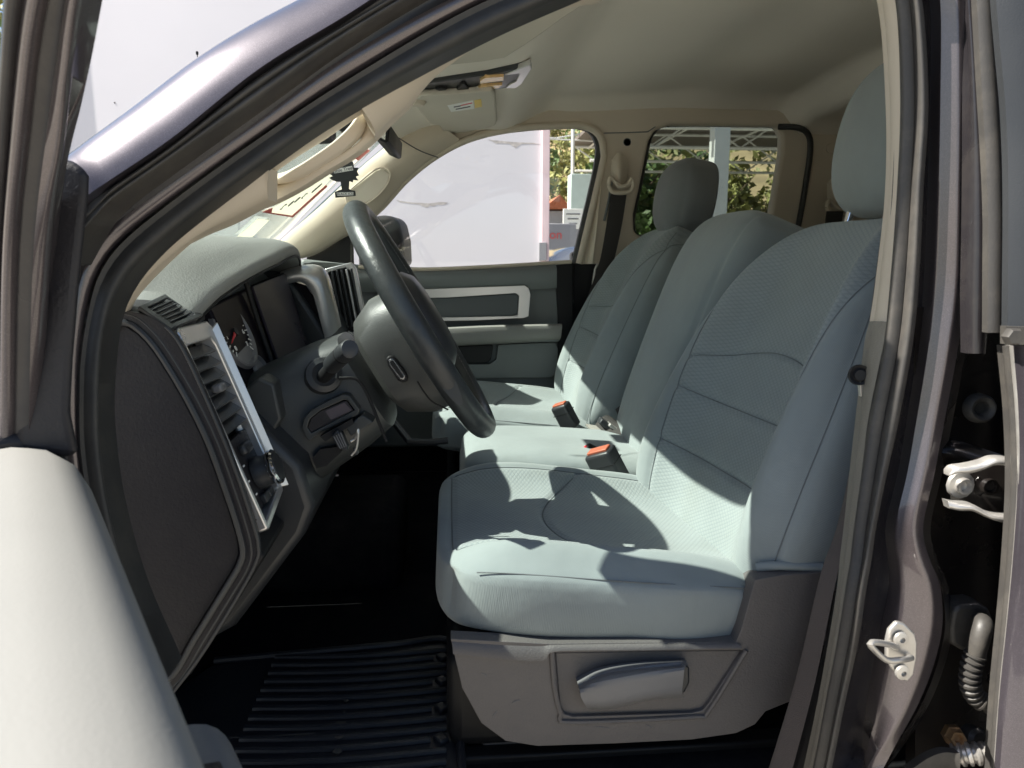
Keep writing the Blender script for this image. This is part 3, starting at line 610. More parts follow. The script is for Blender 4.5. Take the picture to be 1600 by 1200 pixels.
# cross-section profiles (x, z)
def prof_prism(name, pr, y0, y1, mt, parent, bevel=.006): return prism(name, [V((x, y0, z)) for x, z in pr], (0, y1 - y0, 0), mt, parent, bevel=bevel, bseg=3)
low_p = [(-.222, 1.088), (-.222, 1.05), (-.32, .90), (-.45, .82), (-.97, .80), (-.97, 1.0), (-.66, 1.30)]
prof_prism('vent_section', [(-.40, 1.325), (-.330, 1.303), (-.2445, 1.075)] + low_p[1:] , .8525, .969, M['black'], dash)
prof_prism('cluster_section', [(-.42, 1.30), (-.37, 1.30), (-.30, 1.215), (-.262, 1.20), (-.20, 1.13), (-.185, 1.07), (-.20, 1.03), (-.30, .90)] + low_p[3:], .970, 1.40, M['dash2'], dash, bevel=.012)
prof_prism('centre_section', [(-.40, 1.385), (-.325, 1.385), (-.285, 1.36), (-.225, 1.26), (-.215, 1.10), (-.25, 1.02), (-.34, .93)] + low_p[3:], 1.402, 1.76, M['dash2'], dash, bevel=.012)
prof_prism('glovebox_section', [(-.45, 1.375), (-.33, 1.365), (-.27, 1.29), (-.23, 1.16), (-.24, 1.05), (-.34, .92)] + low_p[3:], 1.762, 2.28, M['dash2'], dash, bevel=.015)
# sloping top of the dash from end to end
sheet('dash_top', [[(-.68, y, 1.29), (-.60, y, 1.335 + e), (-.5, y, 1.36 + e), (-.42, y, 1.365 + e), (-.35, y, 1.355 + e * .8), (-.322, y, 1.338 + e * .5)] for y, e in ((.868, -.030), (.885, -.012), (.905, -.002), (1.0, .02), (1.4, .035), (1.5, .035), (1.9, .03), (2.2, .01), (2.29, -.02))], 24, 40, (0, 0, -.012), M['dashtop'], dash)
# instrument hood: arched brow
lip = [(.895, -.314, 1.327), (.93, -.306, 1.345), (1.0, -.292, 1.374), (1.10, -.275, 1.397), (1.20, -.266, 1.412), (1.29, -.262, 1.424), (1.36, -.264, 1.422), (1.42, -.276, 1.402), (1.455, -.298, 1.365)]
rows = []
for y, x, z in lip:
    top = 1.425 + .012 * math.sin(PI * min(1, max(0, (y - .9) / .55))); k = min(1, max(0, (z - 1.32) / .07))
    zt = z + (top - z) * k if y < 1.2 else max(z, top - .0)
    if y > 1.38: zt = z + .004
    rows.append([(-.60, y, 1.33), (-.52, y, 1.36 + (zt - 1.36) * .7), (-.44, y, zt - .004), (-.38, y, zt + .001), (x - .05, y, (zt + z) / 2 + .006), (x - .016, y, z + .004), (x, y, z - .008), (x - .003, y, z - .022), (x - .022, y, z - .028), (x - .09, y, z - .032)])
hood = sheet('instrument_hood', rows, 60, 70, None, M['dashtop'], dash, angle=70)
tube('hood_edge_line', [V(q) for q in spl([(x - .001, y, z - .020) for y, x, z in lip], 60)], .0022, M['black'], hood, seg=8)
# cluster: gloss lens, speedometer ring, divider
cl = [P(326, 478, 1.02), P(445, 425, 1.37), P(484, 548, 1.38), P(392, 618, 1.04)]
lens = prism('cluster_lens', cl, (-.03, .0, -.01), M['screen'], dash, bevel=.004)
prism('display_cover', [P(391, 448, 1.18), P(443, 428, 1.355), P(478, 543, 1.36), P(432, 566, 1.185)], (.004, 0, .001), mat('purple_grey_display', (.030, .025, .036), rough=.3, spec=.15), lens, bevel=.001)
gc = P(362, 521, 1.07); gu = V((.09, .99, .03)).normalized(); gv = V((.42, 0, -.91)).normalized(); gn = gv.cross(gu).normalized()
if gn.x < 0: gn = -gn
gM = Matrix((gu, gv, gn)).transposed()
def GP(r, a, h=0): return gc + gu * (r * math.cos(a)) + gv * (r * math.sin(a)) + gn * h
lathe('gauge_ring', gc, gn, [(.047, .001), (.051, .007), (.054, .006), (.056, .0)], M['lever'], lens, seg=48)
v, f = join([box_g(GP(.042, a, .004), (.008 if k % 2 == 0 else .004, .0014, .001), Matrix((( GP(1, a) - gc).normalized(), ( GP(1, a + PI / 2) - gc).normalized(), gn)).transposed()) for k, a in enumerate(np.linspace(.75 * PI, 2.25 * PI, 27))])
obj('gauge_ticks', v, f, M['white'], lens, smooth=False)
tm = Matrix((gu, -gv, gn)).transposed()
for k, a in enumerate(np.linspace(.75 * PI, 2.25 * PI, 8)): text('gauge_numeral', str(k), GP(.031, a, .004), .010, M['white'], lens, tm)
prism('gauge_needle', [GP(.003, 1.2, .006), GP(.036, 2.75, .006), GP(.003, 4.3, .006)], gn * .001, M['red'], lens)
lathe('gauge_hub', gc, gn, [(.001, .008), (.006, .008), (.007, .003)], M['black'], lens, seg=20)
gc2 = gc + gv * .062 + gu * .028
lathe('small_gauge_ring', gc2, gn, [(.017, .001), (.019, .006), (.021, .005), (.022, .0)], M['lever'], lens, seg=32)
tube('cluster_divider', [P(384, 440, 1.15), P(402, 500, 1.16), P(428, 575, 1.16)], .004, M['black'], lens, n=10)
# end vent + light switch panel with silver bezel
FD = V((.082, 0, -.227)); FN = V((.940, 0, .340)); F0 = V((-.301, 0, 1.316))
def FC(s, y, h=0.):
    y = .8535 + (y - .838) * .1150 / .129
    return F0 + FD * s + FN * h + V((0, y, 0))
bez = plate('silver_bezel', [FC(-.02, .838), FC(-.035, .845), FC(-.035, .955), FC(-.0, .966), FC(.94, .966), FC(.965, .960), FC(1.03, .845), FC(1.02, .838)],
      [[FC(.055, .846), FC(.055, .944), FC(.1, .952), FC(.9, .952), FC(.93, .948), FC(.985, .846)]], FN * -.024, M['silver'], dash, bevel=.0025)
for k in range(7):
    s = .10 + k * .066
    box('vent_louver', FC(s, .899, -.010), (.017, .098, .003), M['dash2'], bez, R=Ry(32), bevel=.0008)
prism('bezel_wall', [FC(-.01, .967, .008), FC(.95, .967, .008), FC(.92, .949, -.018), FC(.07, .949, -.018)], FN * -.003, M['silver'], bez, bevel=.0008)
box('vent_tab', FC(.30, .885, .001), (.012, .020, .010), M['lever'], bez, R=Ry(-12), bevel=.003)
plate('switch_plate', [FC(.565, .859, -.010), FC(.565, .951, -.010), FC(.90, .951, -.010), FC(.975, .859, -.010)], [], FN * -.01, M['dash'], bez, bevel=.001)
obj('dimmer_button', *box_g(FC(.64, .905, -.006), (.014, .032, .012), Matrix((FD.normalized(), V((0, 1, 0)), FN)).transposed()), M['dash2'], bez, bevel=.005)
kn = lathe('headlight_knob', FC(.79, .912, -.008), FN, [(.021, 0), (.021, .008), (.0195, .012), (.020, .026), (.017, .029), (.001, .029)], M['dash2'], bez, seg=40)
lathe('chrome_ring', FC(.79, .912, -.008), FN, [(.0215, .020), (.0225, .022), (.0225, .0265), (.020, .0285), (.0185, .028)], M['chrome'], bez, seg=40)
for k in range(5):
    a = PI * (.62 + .19 * k); c = FC(.79, .912, -.0095) + FD.normalized() * (-.034 * math.sin(a)) + V((0, .032 * math.cos(a), 0))
    obj('switch_symbol', *box_g(c, (.002, .005, .001), Matrix((FD.normalized(), V((0, 1, 0)), FN)).transposed()), M['white'], bez)
for yy in (.900, .925): obj('fog_lamp_button', *box_g(FC(.915, yy, -.007), (.012, .018, .008), Matrix((FD.normalized(), V((0, 1, 0)), FN)).transposed()), M['dash2'], bez, bevel=.002)
# small demister vent on the shoulder of the dash
vq = [P(222, 490, .850), P(261, 471, .935), P(312, 501, .935), P(268, 521, .850)]
def VQ(a, b): return V((0, -.004, .005)) + vq[0].lerp(vq[3], a).lerp(vq[1].lerp(vq[2], a), b)
vn = (vq[3] - vq[0]).cross(vq[1] - vq[0]).normalized()
if vn.z < 0: vn = -vn
vf = plate('side_demister_vent', [VQ(-.06, -.06), VQ(1.06, -.06), VQ(1.06, 1.06), VQ(-.06, 1.06)], [[VQ(.08, .1), VQ(.92, .1), VQ(.92, .9), VQ(.08, .9)]], vn * .004, M['dash2'], dash, bevel=.001)
prism('vent_well', [VQ(0, 0) - vn * .004, VQ(1, 0) - vn * .004, VQ(1, 1) - vn * .004, VQ(0, 1) - vn * .004], vn * .003, M['black'], vf)
for k in range(5):
    a = .20 + .15 * k
    prism('vent_slat', [VQ(a, .1), VQ(a, .9), VQ(a + .03, .9), VQ(a + .03, .1)], vn * .004, M['dash2'], vf)
sheet('dash_shoulder', [[P(163, 492, .842), P(200, 487, .842), P(235, 497, .842), P(262, 516, .842), P(276, 530, .842)], [P(172, 478, .87), P(208, 474, .87), P(244, 484, .87), P(276, 506, .87), P(288, 520, .87)], [P(185, 466, .93), P(225, 461, .93), P(268, 468, .93), P(298, 490, .93), P(308, 500, .93)], [P(195, 455, .97), P(240, 448, .97), P(285, 455, .97), P(314, 474, .97), P(320, 492, .97)]], 40, 24, (0, .0, -.006), M['dash'], dash, angle=60)
# blocks beside the column
prism('side_trim_block', [P(*q, 1.0) for q in [(378, 612), (404, 590), (428, 600), (440, 655), (418, 690), (404, 660)]], (0, .05, 0), M['column'], dash, bevel=.004)
# centre stack: satin surround, dark screen, upright vents
ctr = band('centre_bezel', wd([(438, 425), (460, 416), (490, 414), (508, 428), (520, 468), (530, 512)], [1.40, 1.41, 1.42]), wd([(443, 445), (465, 440), (478, 445), (490, 462), (500, 500), (508, 530)], [1.39, 1.40]), M['silver'], dash, bulge=.008, thick=.03)
plate('media_screen', [P(*q, 1.41) for q in [(444, 446), (462, 441), (478, 446), (489, 462), (506, 525), (480, 545), (462, 500)]], [], (.0, .03, 0), M['screen'], ctr, bevel=.002)
vb = plate('vent_bezel', [P(*q, 1.66) for q in [(503, 428), (508, 420), (548, 410), (556, 420), (566, 470), (575, 510), (552, 530), (525, 520)]], [[P(*q, 1.66) for q in [(510, 432), (514, 425), (541, 418), (549, 425), (558, 470), (566, 505), (550, 520), (530, 510)]]], (0, .02, 0), M['silver'], dash, bevel=.002)
prism('vent_recess', [P(*q, 1.672) for q in [(505, 430), (510, 422), (547, 412), (555, 422), (572, 510), (550, 528), (527, 516)]], (0, .02, 0), M['black'], vb)
for k in range(5):
    x = 517 + k * 7.5
    prism('vent_blade', [P(x, 424 - k, 1.655), P(x + 3, 423 - k, 1.655), P(x + 20, 512 - k, 1.655), P(x + 17, 513 - k, 1.655)], (0, .02, 0), M['dash2'] if k != 3 else M['silver'], vb, bevel=.0008)
# ---------------------------------------------------------------- steering column and wheel
CW = V((-.040, 1.13, 1.307)); NN = V((math.cos(math.radians(30)), 0, math.sin(math.radians(30)))); TT = V((.5, 0, -.866)); YY = V((0, 1, 0))
WM = Matrix((NN, YY, TT)).transposed()
def CP(n, y, t): return CW + NN * n + YY * y + TT * t
def hullbox(name, secs, mt, parent, m=24, p=3.2, **k):
    """superellipse sections along -N: (n, yhalf, t0, t1)"""
    rs = []
    for n, yh, t0, t1 in secs:
        r = []
        for i in range(m):
            a = 2 * PI * i / m; c, s = math.cos(a), math.sin(a)
            r.append(CP(n, yh * abs(c) ** (2 / p) * (1 if c > 0 else -1), (t0 + t1) / 2 + (t1 - t0) / 2 * abs(s) ** (2 / p) * (1 if s > 0 else -1)))
        rs.append(r)
    return obj(name, *rings(rs), mt, parent, **k)
colm = hullbox('steering_column', [(-.36, .11, -.075, .13), (-.25, .105, -.065, .125), (-.16, .095, -.055, .118), (-.115, .085, -.045, .11), (-.108, .07, -.03, .095)], M['column'], T, m=48, p=4)
tube('shroud_seam', [V(q) for q in spl([tuple(P(*q, 1.024)) for q in ((530, 591), (556, 592), (572, 612), (588, 650), (604, 690))], 24)], .0022, M['black'], colm, seg=6)
lathe('stalk_collar', P(506, 586, 1.030), V((.35, -1, .35)), [(.012, .004), (.017, .006), (.0245, .003), (.026, -.004), (.024, -.03)], M['dash2'], colm, seg=32)
stk = tube('indicator_stalk', [P(504, 590, 1.03), P(515, 578, 1.0), P(521, 569, .985)], .0095, M['black'], colm, seg=20)
tube('stalk_grip', [P(517, 572, .99), P(519, 570, .985), P(533, 556, .955), P(535, 554, .95), P(546, 545, .93), P(547, 544.5, .928)], [.010, .0122, .0122, .0125, .0122, .0108], M['dash2'], colm, seg=28)
lathe('grip_ring', P(536, 553.5, .949), P(547, 544, .928) - P(536, 553.5, .949), [(.0124, -.002), (.0129, -.0015), (.0129, .0015), (.0124, .002)], M['black'], colm, seg=28)
# brake controller / ignition plate on the column side
bc = plate('controller_frame', [P(*q, 1.015) for q in [(471, 668), (474, 655), (484, 642), (505, 630), (536, 616), (546, 618), (562, 640), (560, 648), (500, 676), (484, 690), (478, 684)]], [[P(*q, 1.015) for q in [(480, 668), (484, 655), (500, 642), (537, 625), (543, 626), (554, 641), (486, 677)]]], (0, .02, 0), M['column'], colm, bevel=.0015)
prism('controller_face', [P(*q, 1.018) for q in [(482, 668), (486, 655), (500, 643), (537, 627), (542, 627), (552, 641), (487, 675)]], (0, .02, 0), M['dash'], bc)
prism('controller_display', [P(*q, 1.0165) for q in [(508, 642), (538, 629), (550, 641), (517, 656)]], (0, .02, 0), mat('grey_display', (.10, .085, .095), rough=.2), bc)
prism('lower_bracket', [P(*q, 1.01) for q in [(540, 668), (566, 648), (584, 660), (548, 682)]], (0, .05, 0), M['column'], bc, bevel=.002)
prism('dark_slot', [P(*q, 1.005) for q in [(500, 682), (550, 655), (553, 662), (508, 690)]], (0, .02, 0), M['black'], bc)
ph = prism('release_lever', [P(*q, .995) for q in [(517, 682), (527, 672), (534, 680), (544, 702), (541, 706), (528, 700)]], (0, .02, 0), M['dash2'], bc, bevel=.002)
for k in range(4): tube('lever_rib', [P(522 + k * 3.4, 682 - k * 2, .993), P(532 + k * 3.2, 701 - k * 1.2, .993)], .001, M['lever'], bc, seg=6)
tube('hanging_key_ring', [P(548, 690, .99), P(556, 684, .99), P(560, 672, .985), P(557, 700, .985), P(549, 712, .985)], .0016, M['steel'], bc, n=20, seg=8)
prism('hanging_fob', [P(*q, .985) for q in [(551, 700), (558, 703), (560, 711), (553, 713)]], (0, .01, 0), M['dash2'], bc, bevel=.002)
prism('kneepad_opening', [P(*q, 1.02) for q in [(488, 716), (500, 702), (530, 698), (534, 706), (510, 728), (494, 732)]], (0, .02, 0), M['black'], colm)
# wheel
wheel = tube('steering_wheel', [CP(0, .185 * math.cos(a), .185 * math.sin(a)) for a in [2 * PI * k / 96 for k in range(96)]], .0183, M['leather'], T, closed=True, seg=20)
v = []; f = []
for k in range(150):
    a = 2 * PI * k / 150
    t = CP(0, -math.sin(a), math.cos(a)) - CW
    c = CP(.0115, .171 * math.cos(a), .172 * math.sin(a)) 
    g = box_g(c, (.0012, .0042, .0012), Matrix(((CP(1, 0, 0) - CW), t, t.cross(CP(1, 0, 0) - CW))).transposed()); n = len(v); v += g[0]; f += [tuple(i + n for i in q) for q in g[1]]
obj('rim_stitching', v, f, mat('grey_thread', (.25, .24, .23), rough=.8), wheel, kind='stuff')
for a0, nm in ((PI - .05, 0), (.05, 0)):
    a = a0; rs = []
    for r, w, h in ((.055, .060, .022), (.10, .05, .018), (.14, .048, .014), (.172, .066, .013), (.185, .075, .012)):
        c = CP(-.022 * (1 - r / .185), r * math.cos(a), 0) + TT * .035
        rs.append([c + TT * (w * math.cos(b)) + NN * (h * math.sin(b)) for b in [2 * PI * k / 20 for k in range(20)]])
    obj('spoke', *rings(rs), M['leather'], wheel)
rs = []
for r, w, h in ((.05, .045, .02), (.11, .03, .014), (.16, .03, .012), (.185, .045, .011)):
    c = CP(-.022 * (1 - r / .185), 0, r); rs.append([c + YY * (w * math.cos(b)) + NN * (h * math.sin(b)) for b in [2 * PI * k / 20 for k in range(20)]])
obj('spoke', *rings(rs), M['leather'], wheel)
hullbox('hub_housing', [(-.095, .070, -.035, .085), (-.085, .088, -.052, .105), (-.05, .10, -.068, .125), (-.012, .105, -.066, .130), (-.004, .095, -.058, .12)], M['hub'], wheel, m=48, p=3.4)
hullbox('airbag_cover', [(-.004, .090, -.078, .085), (.010, .088, -.080, .08), (.022, .075, -.066, .066), (.026, .05, -.045, .045)], M['dash2'], wheel, m=40, p=3)
bb = tube('hub_seam', [P(652, 596, 1.022), P(662, 612, 1.02), P(676, 628, 1.02), P(700, 640, 1.03)], .0014, M['black'], wheel, n=16, seg=6)
prism('button_housing', [P(*q, 1.022) for q in [(603, 562), (606, 557), (612, 556), (618, 560), (634, 582), (638, 591), (636, 597), (629, 598), (622, 595), (606, 572)]], (0, .02, 0), M['black'], wheel, bevel=.002)
prism('button_rim', [P(*q, 1.0205) for q in [(607, 563), (611, 560), (616, 563), (633, 587), (631, 593), (625, 592), (609, 571)]], (0, .01, 0), M['chrome'], wheel, bevel=.0005)
prism('button_face', [P(*q, 1.0195) for q in [(609, 565), (612, 562.5), (615, 564.5), (630, 587), (629, 591), (625.5, 589.5), (610.5, 570)]], (0, .01, 0), M['black'], wheel, bevel=.0005)

# ================================================================= SEATS
def pillow(name, origin, A, B, C, hw, L, Tt, Tb, mats, parent, bolster=0., top=None, seams=(), insert=None, n=120, p=6, px_=7, wr=0., label=None, crown=0., lines=()):
    """closed cushion. a across, b along, c out. hw(v) half width, v 0..1"""
    origin, A, B, C = V(origin), V(A).normalized(), V(B).normalized(), V(C).normalized()
    s = np.linspace(-1, 1, n); g = np.sin(s * PI / 2) * .45 + s * .55; g = np.sign(g) * np.abs(g) ** .96
    U, Vv = np.meshgrid(g, g)
    H = np.vectorize(hw)((Vv + 1) / 2)
    squ = 1 - .10 * np.abs(U) ** px_ * np.abs(Vv) ** px_       # rounds the plan corners
    a = U * H * squ; b = ((Vv * squ + 1) / 2) * L
    def e(q, pw): return np.clip(1 - np.abs(q) ** pw, 0, 1) ** (1 / pw * 1.6)
    sh = e(U, p) * e(Vv, p)
    ct = Tt * sh + crown * (1 - U ** 2) * (1 - Vv ** 2)
    if bolster: ct += bolster * np.exp(-((np.abs(U) - .78) / .17) ** 2) * np.clip(1 - np.abs(Vv) ** 4, 0, 1) * sh ** .5
    if top is not None: ct += top(a, b, U, (Vv + 1) / 2) * sh
    gm = np.full(a.shape, 9.)
    for sf in seams:
        q = np.abs(sf(a, b, U, (Vv + 1) / 2)); gm = np.minimum(gm, q)
        ct -= .0045 * np.exp(-(q / .0055) ** 2) * np.clip(sh * 1.2, 0, 1)
    if wr:
        for k in range(5):
            an = rng.uniform(.2, 1.2); ph = rng.uniform(0, 6); fr = rng.uniform(25, 45)
            ct += wr * np.sin((a * math.sin(an) + b * math.cos(an)) * fr + ph) * .3 * sh
    cb = -Tb * e(U, 12) * e(Vv, 12)
    idx = np.arange(n * n).reshape(n, n)
    if wr:
        for cc_ in (ct, cb):
            side = np.clip((np.abs(U) - .80) / .15, 0, 1) * np.sign(U)
            a = a + side * wr * (1.6 * np.sin(b * 34 + cc_ * 75 + 1.3) * (.25 + ((Vv + 1) / 2) ** 2 * 1.6) + .4 * np.sin(b * 61 - cc_ * 30)) * np.where(np.abs(U) > .999, 0, 1)
    verts = []; O = np.array(origin); An, Bn, Cn = np.array(A), np.array(B), np.array(C)
    P1 = O + a[..., None] * An + b[..., None] * Bn + ct[..., None] * Cn
    P2 = O + a[..., None] * An + b[..., None] * Bn + cb[..., None] * Cn
    # bottom grid is coarser
    st = 4; sel = np.unique(np.r_[np.arange(0, n, st), n - 1]); m = len(sel)
    verts = np.vstack([P1.reshape(-1, 3), P2.reshape(-1, 3)])
    f = []; mi = []
    ins = insert(a, b, U, (Vv + 1) / 2) if insert is not None else np.zeros(a.shape, bool)
    for i in range(n - 1):
        for j in range(n - 1):
            f.append((idx[i, j], idx[i, j + 1], idx[i + 1, j + 1], idx[i + 1, j]))
            mi.append(1 if ins[i, j] else 0)
    N2 = n * n
    for i in range(n - 1):
        for j in range(n - 1):
            f.append((idx[i + 1, j] + N2, idx[i + 1, j + 1] + N2, idx[i, j + 1] + N2, idx[i, j] + N2)); mi.append(0)
    me = bpy.data.meshes.new(name); me.from_pydata(verts.tolist(), [], [tuple(int(k) for k in q) for q in f])
    me.polygons.foreach_set('material_index', mi)
    uvl = me.uv_layers.new(name='UVMap'); loops = np.empty(len(me.loops), int); me.loops.foreach_get('vertex_index', loops)
    uv = np.stack([np.r_[a.ravel(), a.ravel()], np.r_[b.ravel(), b.ravel() ]], 1)[loops]; uvl.data.foreach_set('uv', uv.ravel())
    # merge the shared border
    bm = bmesh.new(); bm.from_mesh(me); bmesh.ops.remove_doubles(bm, verts=bm.verts, dist=1e-5); bmesh.ops.recalc_face_normals(bm, faces=bm.faces); bm.to_mesh(me); bm.free()
    ob = link(name, me, list(mats), parent, angle=80, label=label)
    def surf(aa, bb):
        v = bb / L; u = aa / hw(v); iu = np.interp(u, g, np.arange(n)); iv = np.interp(2 * v - 1, g, np.arange(n))
        i0, j0 = int(min(iv, n - 2)), int(min(iu, n - 2)); fy, fx = iv - i0, iu - j0
        c = (ct[i0, j0] * (1 - fx) + ct[i0, j0 + 1] * fx) * (1 - fy) + (ct[i0 + 1, j0] * (1 - fx) + ct[i0 + 1, j0 + 1] * fx) * fy
        return origin + A * aa + B * bb + C * (c + .0006)
    if lines:
        gs = []
        for ln in lines: gs.append(tube_g([surf(*q) for q in ln], .0009, seg=5, up=tuple(A + C * .3)))
        so_ = obj('seam', *join(gs), M['thread'], ob)
    return ob
def tab(ps): xs_, ys2 = zip(*ps); return lambda v: float(np.interp(v, xs_, ys2))
MS = (M['cloth'], M['insert'], M['thread'])
def softtab(ps):
    xs_, ys2 = zip(*ps); q = spl(list(zip(xs_, ys2)), 200); return lambda v: float(np.interp(v, q[:, 0], q[:, 1]))
def backrest(parent, o, rec, cy, L=.55, wide=.255, label=None, turn=0., iww=.150, tt=.062):
    r = math.radians(rec); B = (math.sin(r), 0, math.cos(r)); C = (-math.cos(r), 0, math.sin(r))
    hw = softtab([(0, wide * .93), (.15, wide), (.4, wide * .96), (.62, wide * .87), (.8, wide * .74), (.93, wide * .60), (1, wide * .52)])
    def iw(v): return iww + .012 * np.sin(v * PI)     # half width of the diamond cloth panel
    se = [lambda a, b, U, v: (np.abs(a) - iw(v)) + 9 * (v > .97),
          lambda a, b, U, v: np.where(np.abs(a) < iw(v), (v - (.60 - .9 * a * a * 3.2)) * L, 9),
          lambda a, b, U, v: np.where(np.abs(a) < iw(v), (v - (.42 - .0 * a)) * L, 9),
          lambda a, b, U, v: np.where(np.abs(a) < iw(v), (v - .25) * L, 9),
          lambda a, b, U, v: (np.abs(U) - .935) * .25]
    top = lambda a, b, U, v: -.022 * np.exp(-(a / .13) ** 4) * np.clip((1 - v) * 3, 0, 1) - .02 * v ** 3 + .012 * np.sin(v * PI) 
    ins = lambda a, b, U, v: (np.abs(a) < iw(v))
    vs = np.linspace(.02, .95, 60); ln = [[(sg * iw(v), v * L) for v in vs] for sg in (-1, 1)] + [[(sg * hw(v) * .935, v * L) for v in vs] for sg in (-1, 1)]
    us = np.linspace(-iww - .008, iww + .008, 30); ln += [[(a, (.60 - 2.9 * a * a) * L) for a in us], [(a, .42 * L) for a in us], [(a, .25 * L) for a in us]]
    B = V(B); A_ = V((-turn, 1, 0)).normalized(); C = A_.cross(B).normalized(); C = C if C.x < 0 else -C
    return pillow('backrest', (o[0], cy, o[1]), A_, B, C, hw, L, tt, .055, MS, parent, bolster=.044, top=top, seams=se, insert=ins, n=150, p=7, label=label, lines=ln)
def cushion(parent, o, cy, L=.46, wide=.25, label=None, ztilt=5):
    t = math.radians(ztilt); B = (math.cos(t), 0, -math.sin(t)); C = (math.sin(t), 0, math.cos(t))
    hw = softtab([(0, wide * .88), (.08, wide * .95), (.3, wide), (.7, wide * 1.0), (1, wide * .94)])
    iw = lambda v: .172 + .012 * np.sin(v * PI)
    se = [lambda a, b, U, v: np.where(v > .05, np.abs(a) - iw(v), 9),
          lambda a, b, U, v: np.where(np.abs(a) < iw(v), b - .022, 9),
          lambda a, b, U, v: np.where(np.abs(a) < iw(v), (v - (.36 + 5.5 * a * a)) * L, 9),
          lambda a, b, U, v: np.where(np.abs(U) > .93, 9, 9)]
    vs = np.linspace(.06, .97, 60); ln = [[(sg * iw(v), v * L) for v in vs] for sg in (-1, 1)]
    ln += [[(hw(v) * .972 * -1, v * L) for v in np.linspace(.11, .95, 60)]]; us = np.linspace(-.168, .168, 30); ln += [[(a, .022) for a in us], [(a, (.36 + 5.5 * a * a) * L) for a in us]]
    top = lambda a, b, U, v: -.012 * np.exp(-(a / .14) ** 4) - .018 * v - .010 * np.exp(-((v) / .12) ** 2) 
    ins = lambda a, b, U, v: (np.abs(a) < iw(v)) & (b > .022)
    return pillow('cushion', (o[0], cy, o[1]), (0, 1, 0), B, C, hw, L, .030, .075, MS, parent, bolster=.026, top=top, seams=se, insert=ins, n=150, p=5, wr=.0009, label=label, lines=ln)
def headrest(parent, c, w=.13, h=.23, th=.06, rec=12, mats=(M['cloth'], M['insert'], M['thread']), label=None):
    r = math.radians(rec); B = V((math.sin(r), 0, math.cos(r))); C = (-math.cos(r), 0, math.sin(r))
    hw = softtab([(0, w * .72), (.2, w * .90), (.5, w), (.8, w * .88), (1, w * .60)])
    o = V(c) - B * (h / 2)
    h_ = pillow('headrest', o, (0, 1, 0), B, C, hw, h, th * .9, th, mats, parent, seams=[lambda a, b, U, v: (np.abs(U) - .90) * w], n=80, p=3.2, px_=3, crown=.006, label=label)
    return h_
def posts(parent, c, dy, h, rec):
    r = math.radians(rec); B = V((math.sin(r), 0, math.cos(r)))
    for s in (-1, 1): tube('headrest_post', [V(c) + V((0, s * dy, 0)), V(c) + V((0, s * dy, 0)) + B * h], .0065, M['chrome'], parent, seg=12)
# driver seat
seat = obj('driver_seat', *box_g((.20, 1.14, .80), (.42, .44, .14)), M['black'], T, bevel=.02, label='driver seat with grey cloth and a recliner lever')
cushion(seat, (-.022, .990), 1.135, L=.475, wide=.252)
backrest(seat, (.418, .905), 23.5, 1.135, L=.60, turn=.11, iww=.160, tt=.054)
headrest(seat, (.695, 1.13, 1.588), w=.135, h=.25, th=.062, rec=10)
posts(seat, (.640, 1.13, 1.40), .055, .10, 14)
# plastic side shield with recess and lever
SH = .874
so = [(704, 998), (860, 1006), (1000, 1004), (1150, 1004), (1158, 985), (1180, 906), (1225, 898), (1290, 894), (1300, 930), (1290, 1000), (1250, 1090), (1196, 1112), (1180, 1132), (1150, 1146), (1080, 1156), (960, 1162), (840, 1166), (790, 1158), (752, 1130), (722, 1075)]
ho = [(867, 1020), (1162, 1016), (1108, 1098), (1098, 1110), (1080, 1114), (895, 1120), (882, 1116), (874, 1104)]
shd = plate('side_shield', [P(*q, SH) for q in so], [[P(*q, SH) for q in ho]], (0, .022, 0), M['shield'], seat, bevel=.006, bseg=4)
seat2 = seat
plate('lever_recess', [P(*q, SH + .006) for q in ho], [], (0, .012, 0), M['shield'], seat, bevel=.002)
band('shield_shoulder', wd([(706, 999), (780, 1004), (860, 1006), (1000, 1004), (1150, 1003)], [SH + .002, SH + .002]), wd([(708, 1022), (780, 1030), (850, 1032), (870, 1018), (1010, 1016), (1160, 1013)], [SH - .006, SH - .006]), M['shield'], seat, bulge=.002, thick=.012)
tube('recess_lip', [V(q) for q in spl([tuple(P(a, b, SH - .001)) for a, b in [(862, 1016), (866, 1070), (876, 1114), (892, 1128), (1085, 1120), (1106, 1112), (1166, 1016)]], 60)], .0035, M['shield'], seat, seg=8)
lv = obj('recliner_lever', *grid_g([[P(902, 1068, .868), P(940, 1052, .862), P(1000, 1043, .860), (P(1075, 1038, .866))], [P(906, 1078, .848), P(945, 1062, .845), P(1005, 1052, .844), P(1070, 1044, .850)], [P(908, 1090, .846), P(948, 1080, .842), P(1005, 1070, .842), P(1068, 1060, .848)], [P(916, 1104, .850), P(950, 1102, .846), P(1010, 1090, .846), P(1066, 1082, .852)], [P(920, 1108, .870), P(955, 1108, .868), P(1012, 1095, .866), P(1070, 1090, .868)]], 30, 20, (0, .014, 0)), M['lever'], seat, bevel=.002)
for (xa_, ya_, xb_, yb_) in ((752, 1052, 760, 1056), (800, 1098, 812, 1094), (930, 1136, 952, 1138), (1010, 1133, 1018, 1137), (770, 1120, 776, 1112)):
    tube('scuff', [P(xa_, ya_, SH - .0003), P((xa_ + xb_) / 2, (ya_ + yb_) / 2 - 1, SH - .0003), P(xb_, yb_, SH - .0003)], .0005, M['lever'], seat, seg=5)
lv2 = plate('lever_root', [P(*q, .866) for q in [(1040, 1042), (1066, 1038), (1078, 1044), (1078, 1068), (1070, 1084), (1040, 1086)]], [], (0, .014, 0), M['dash2'], seat, bevel=.003)
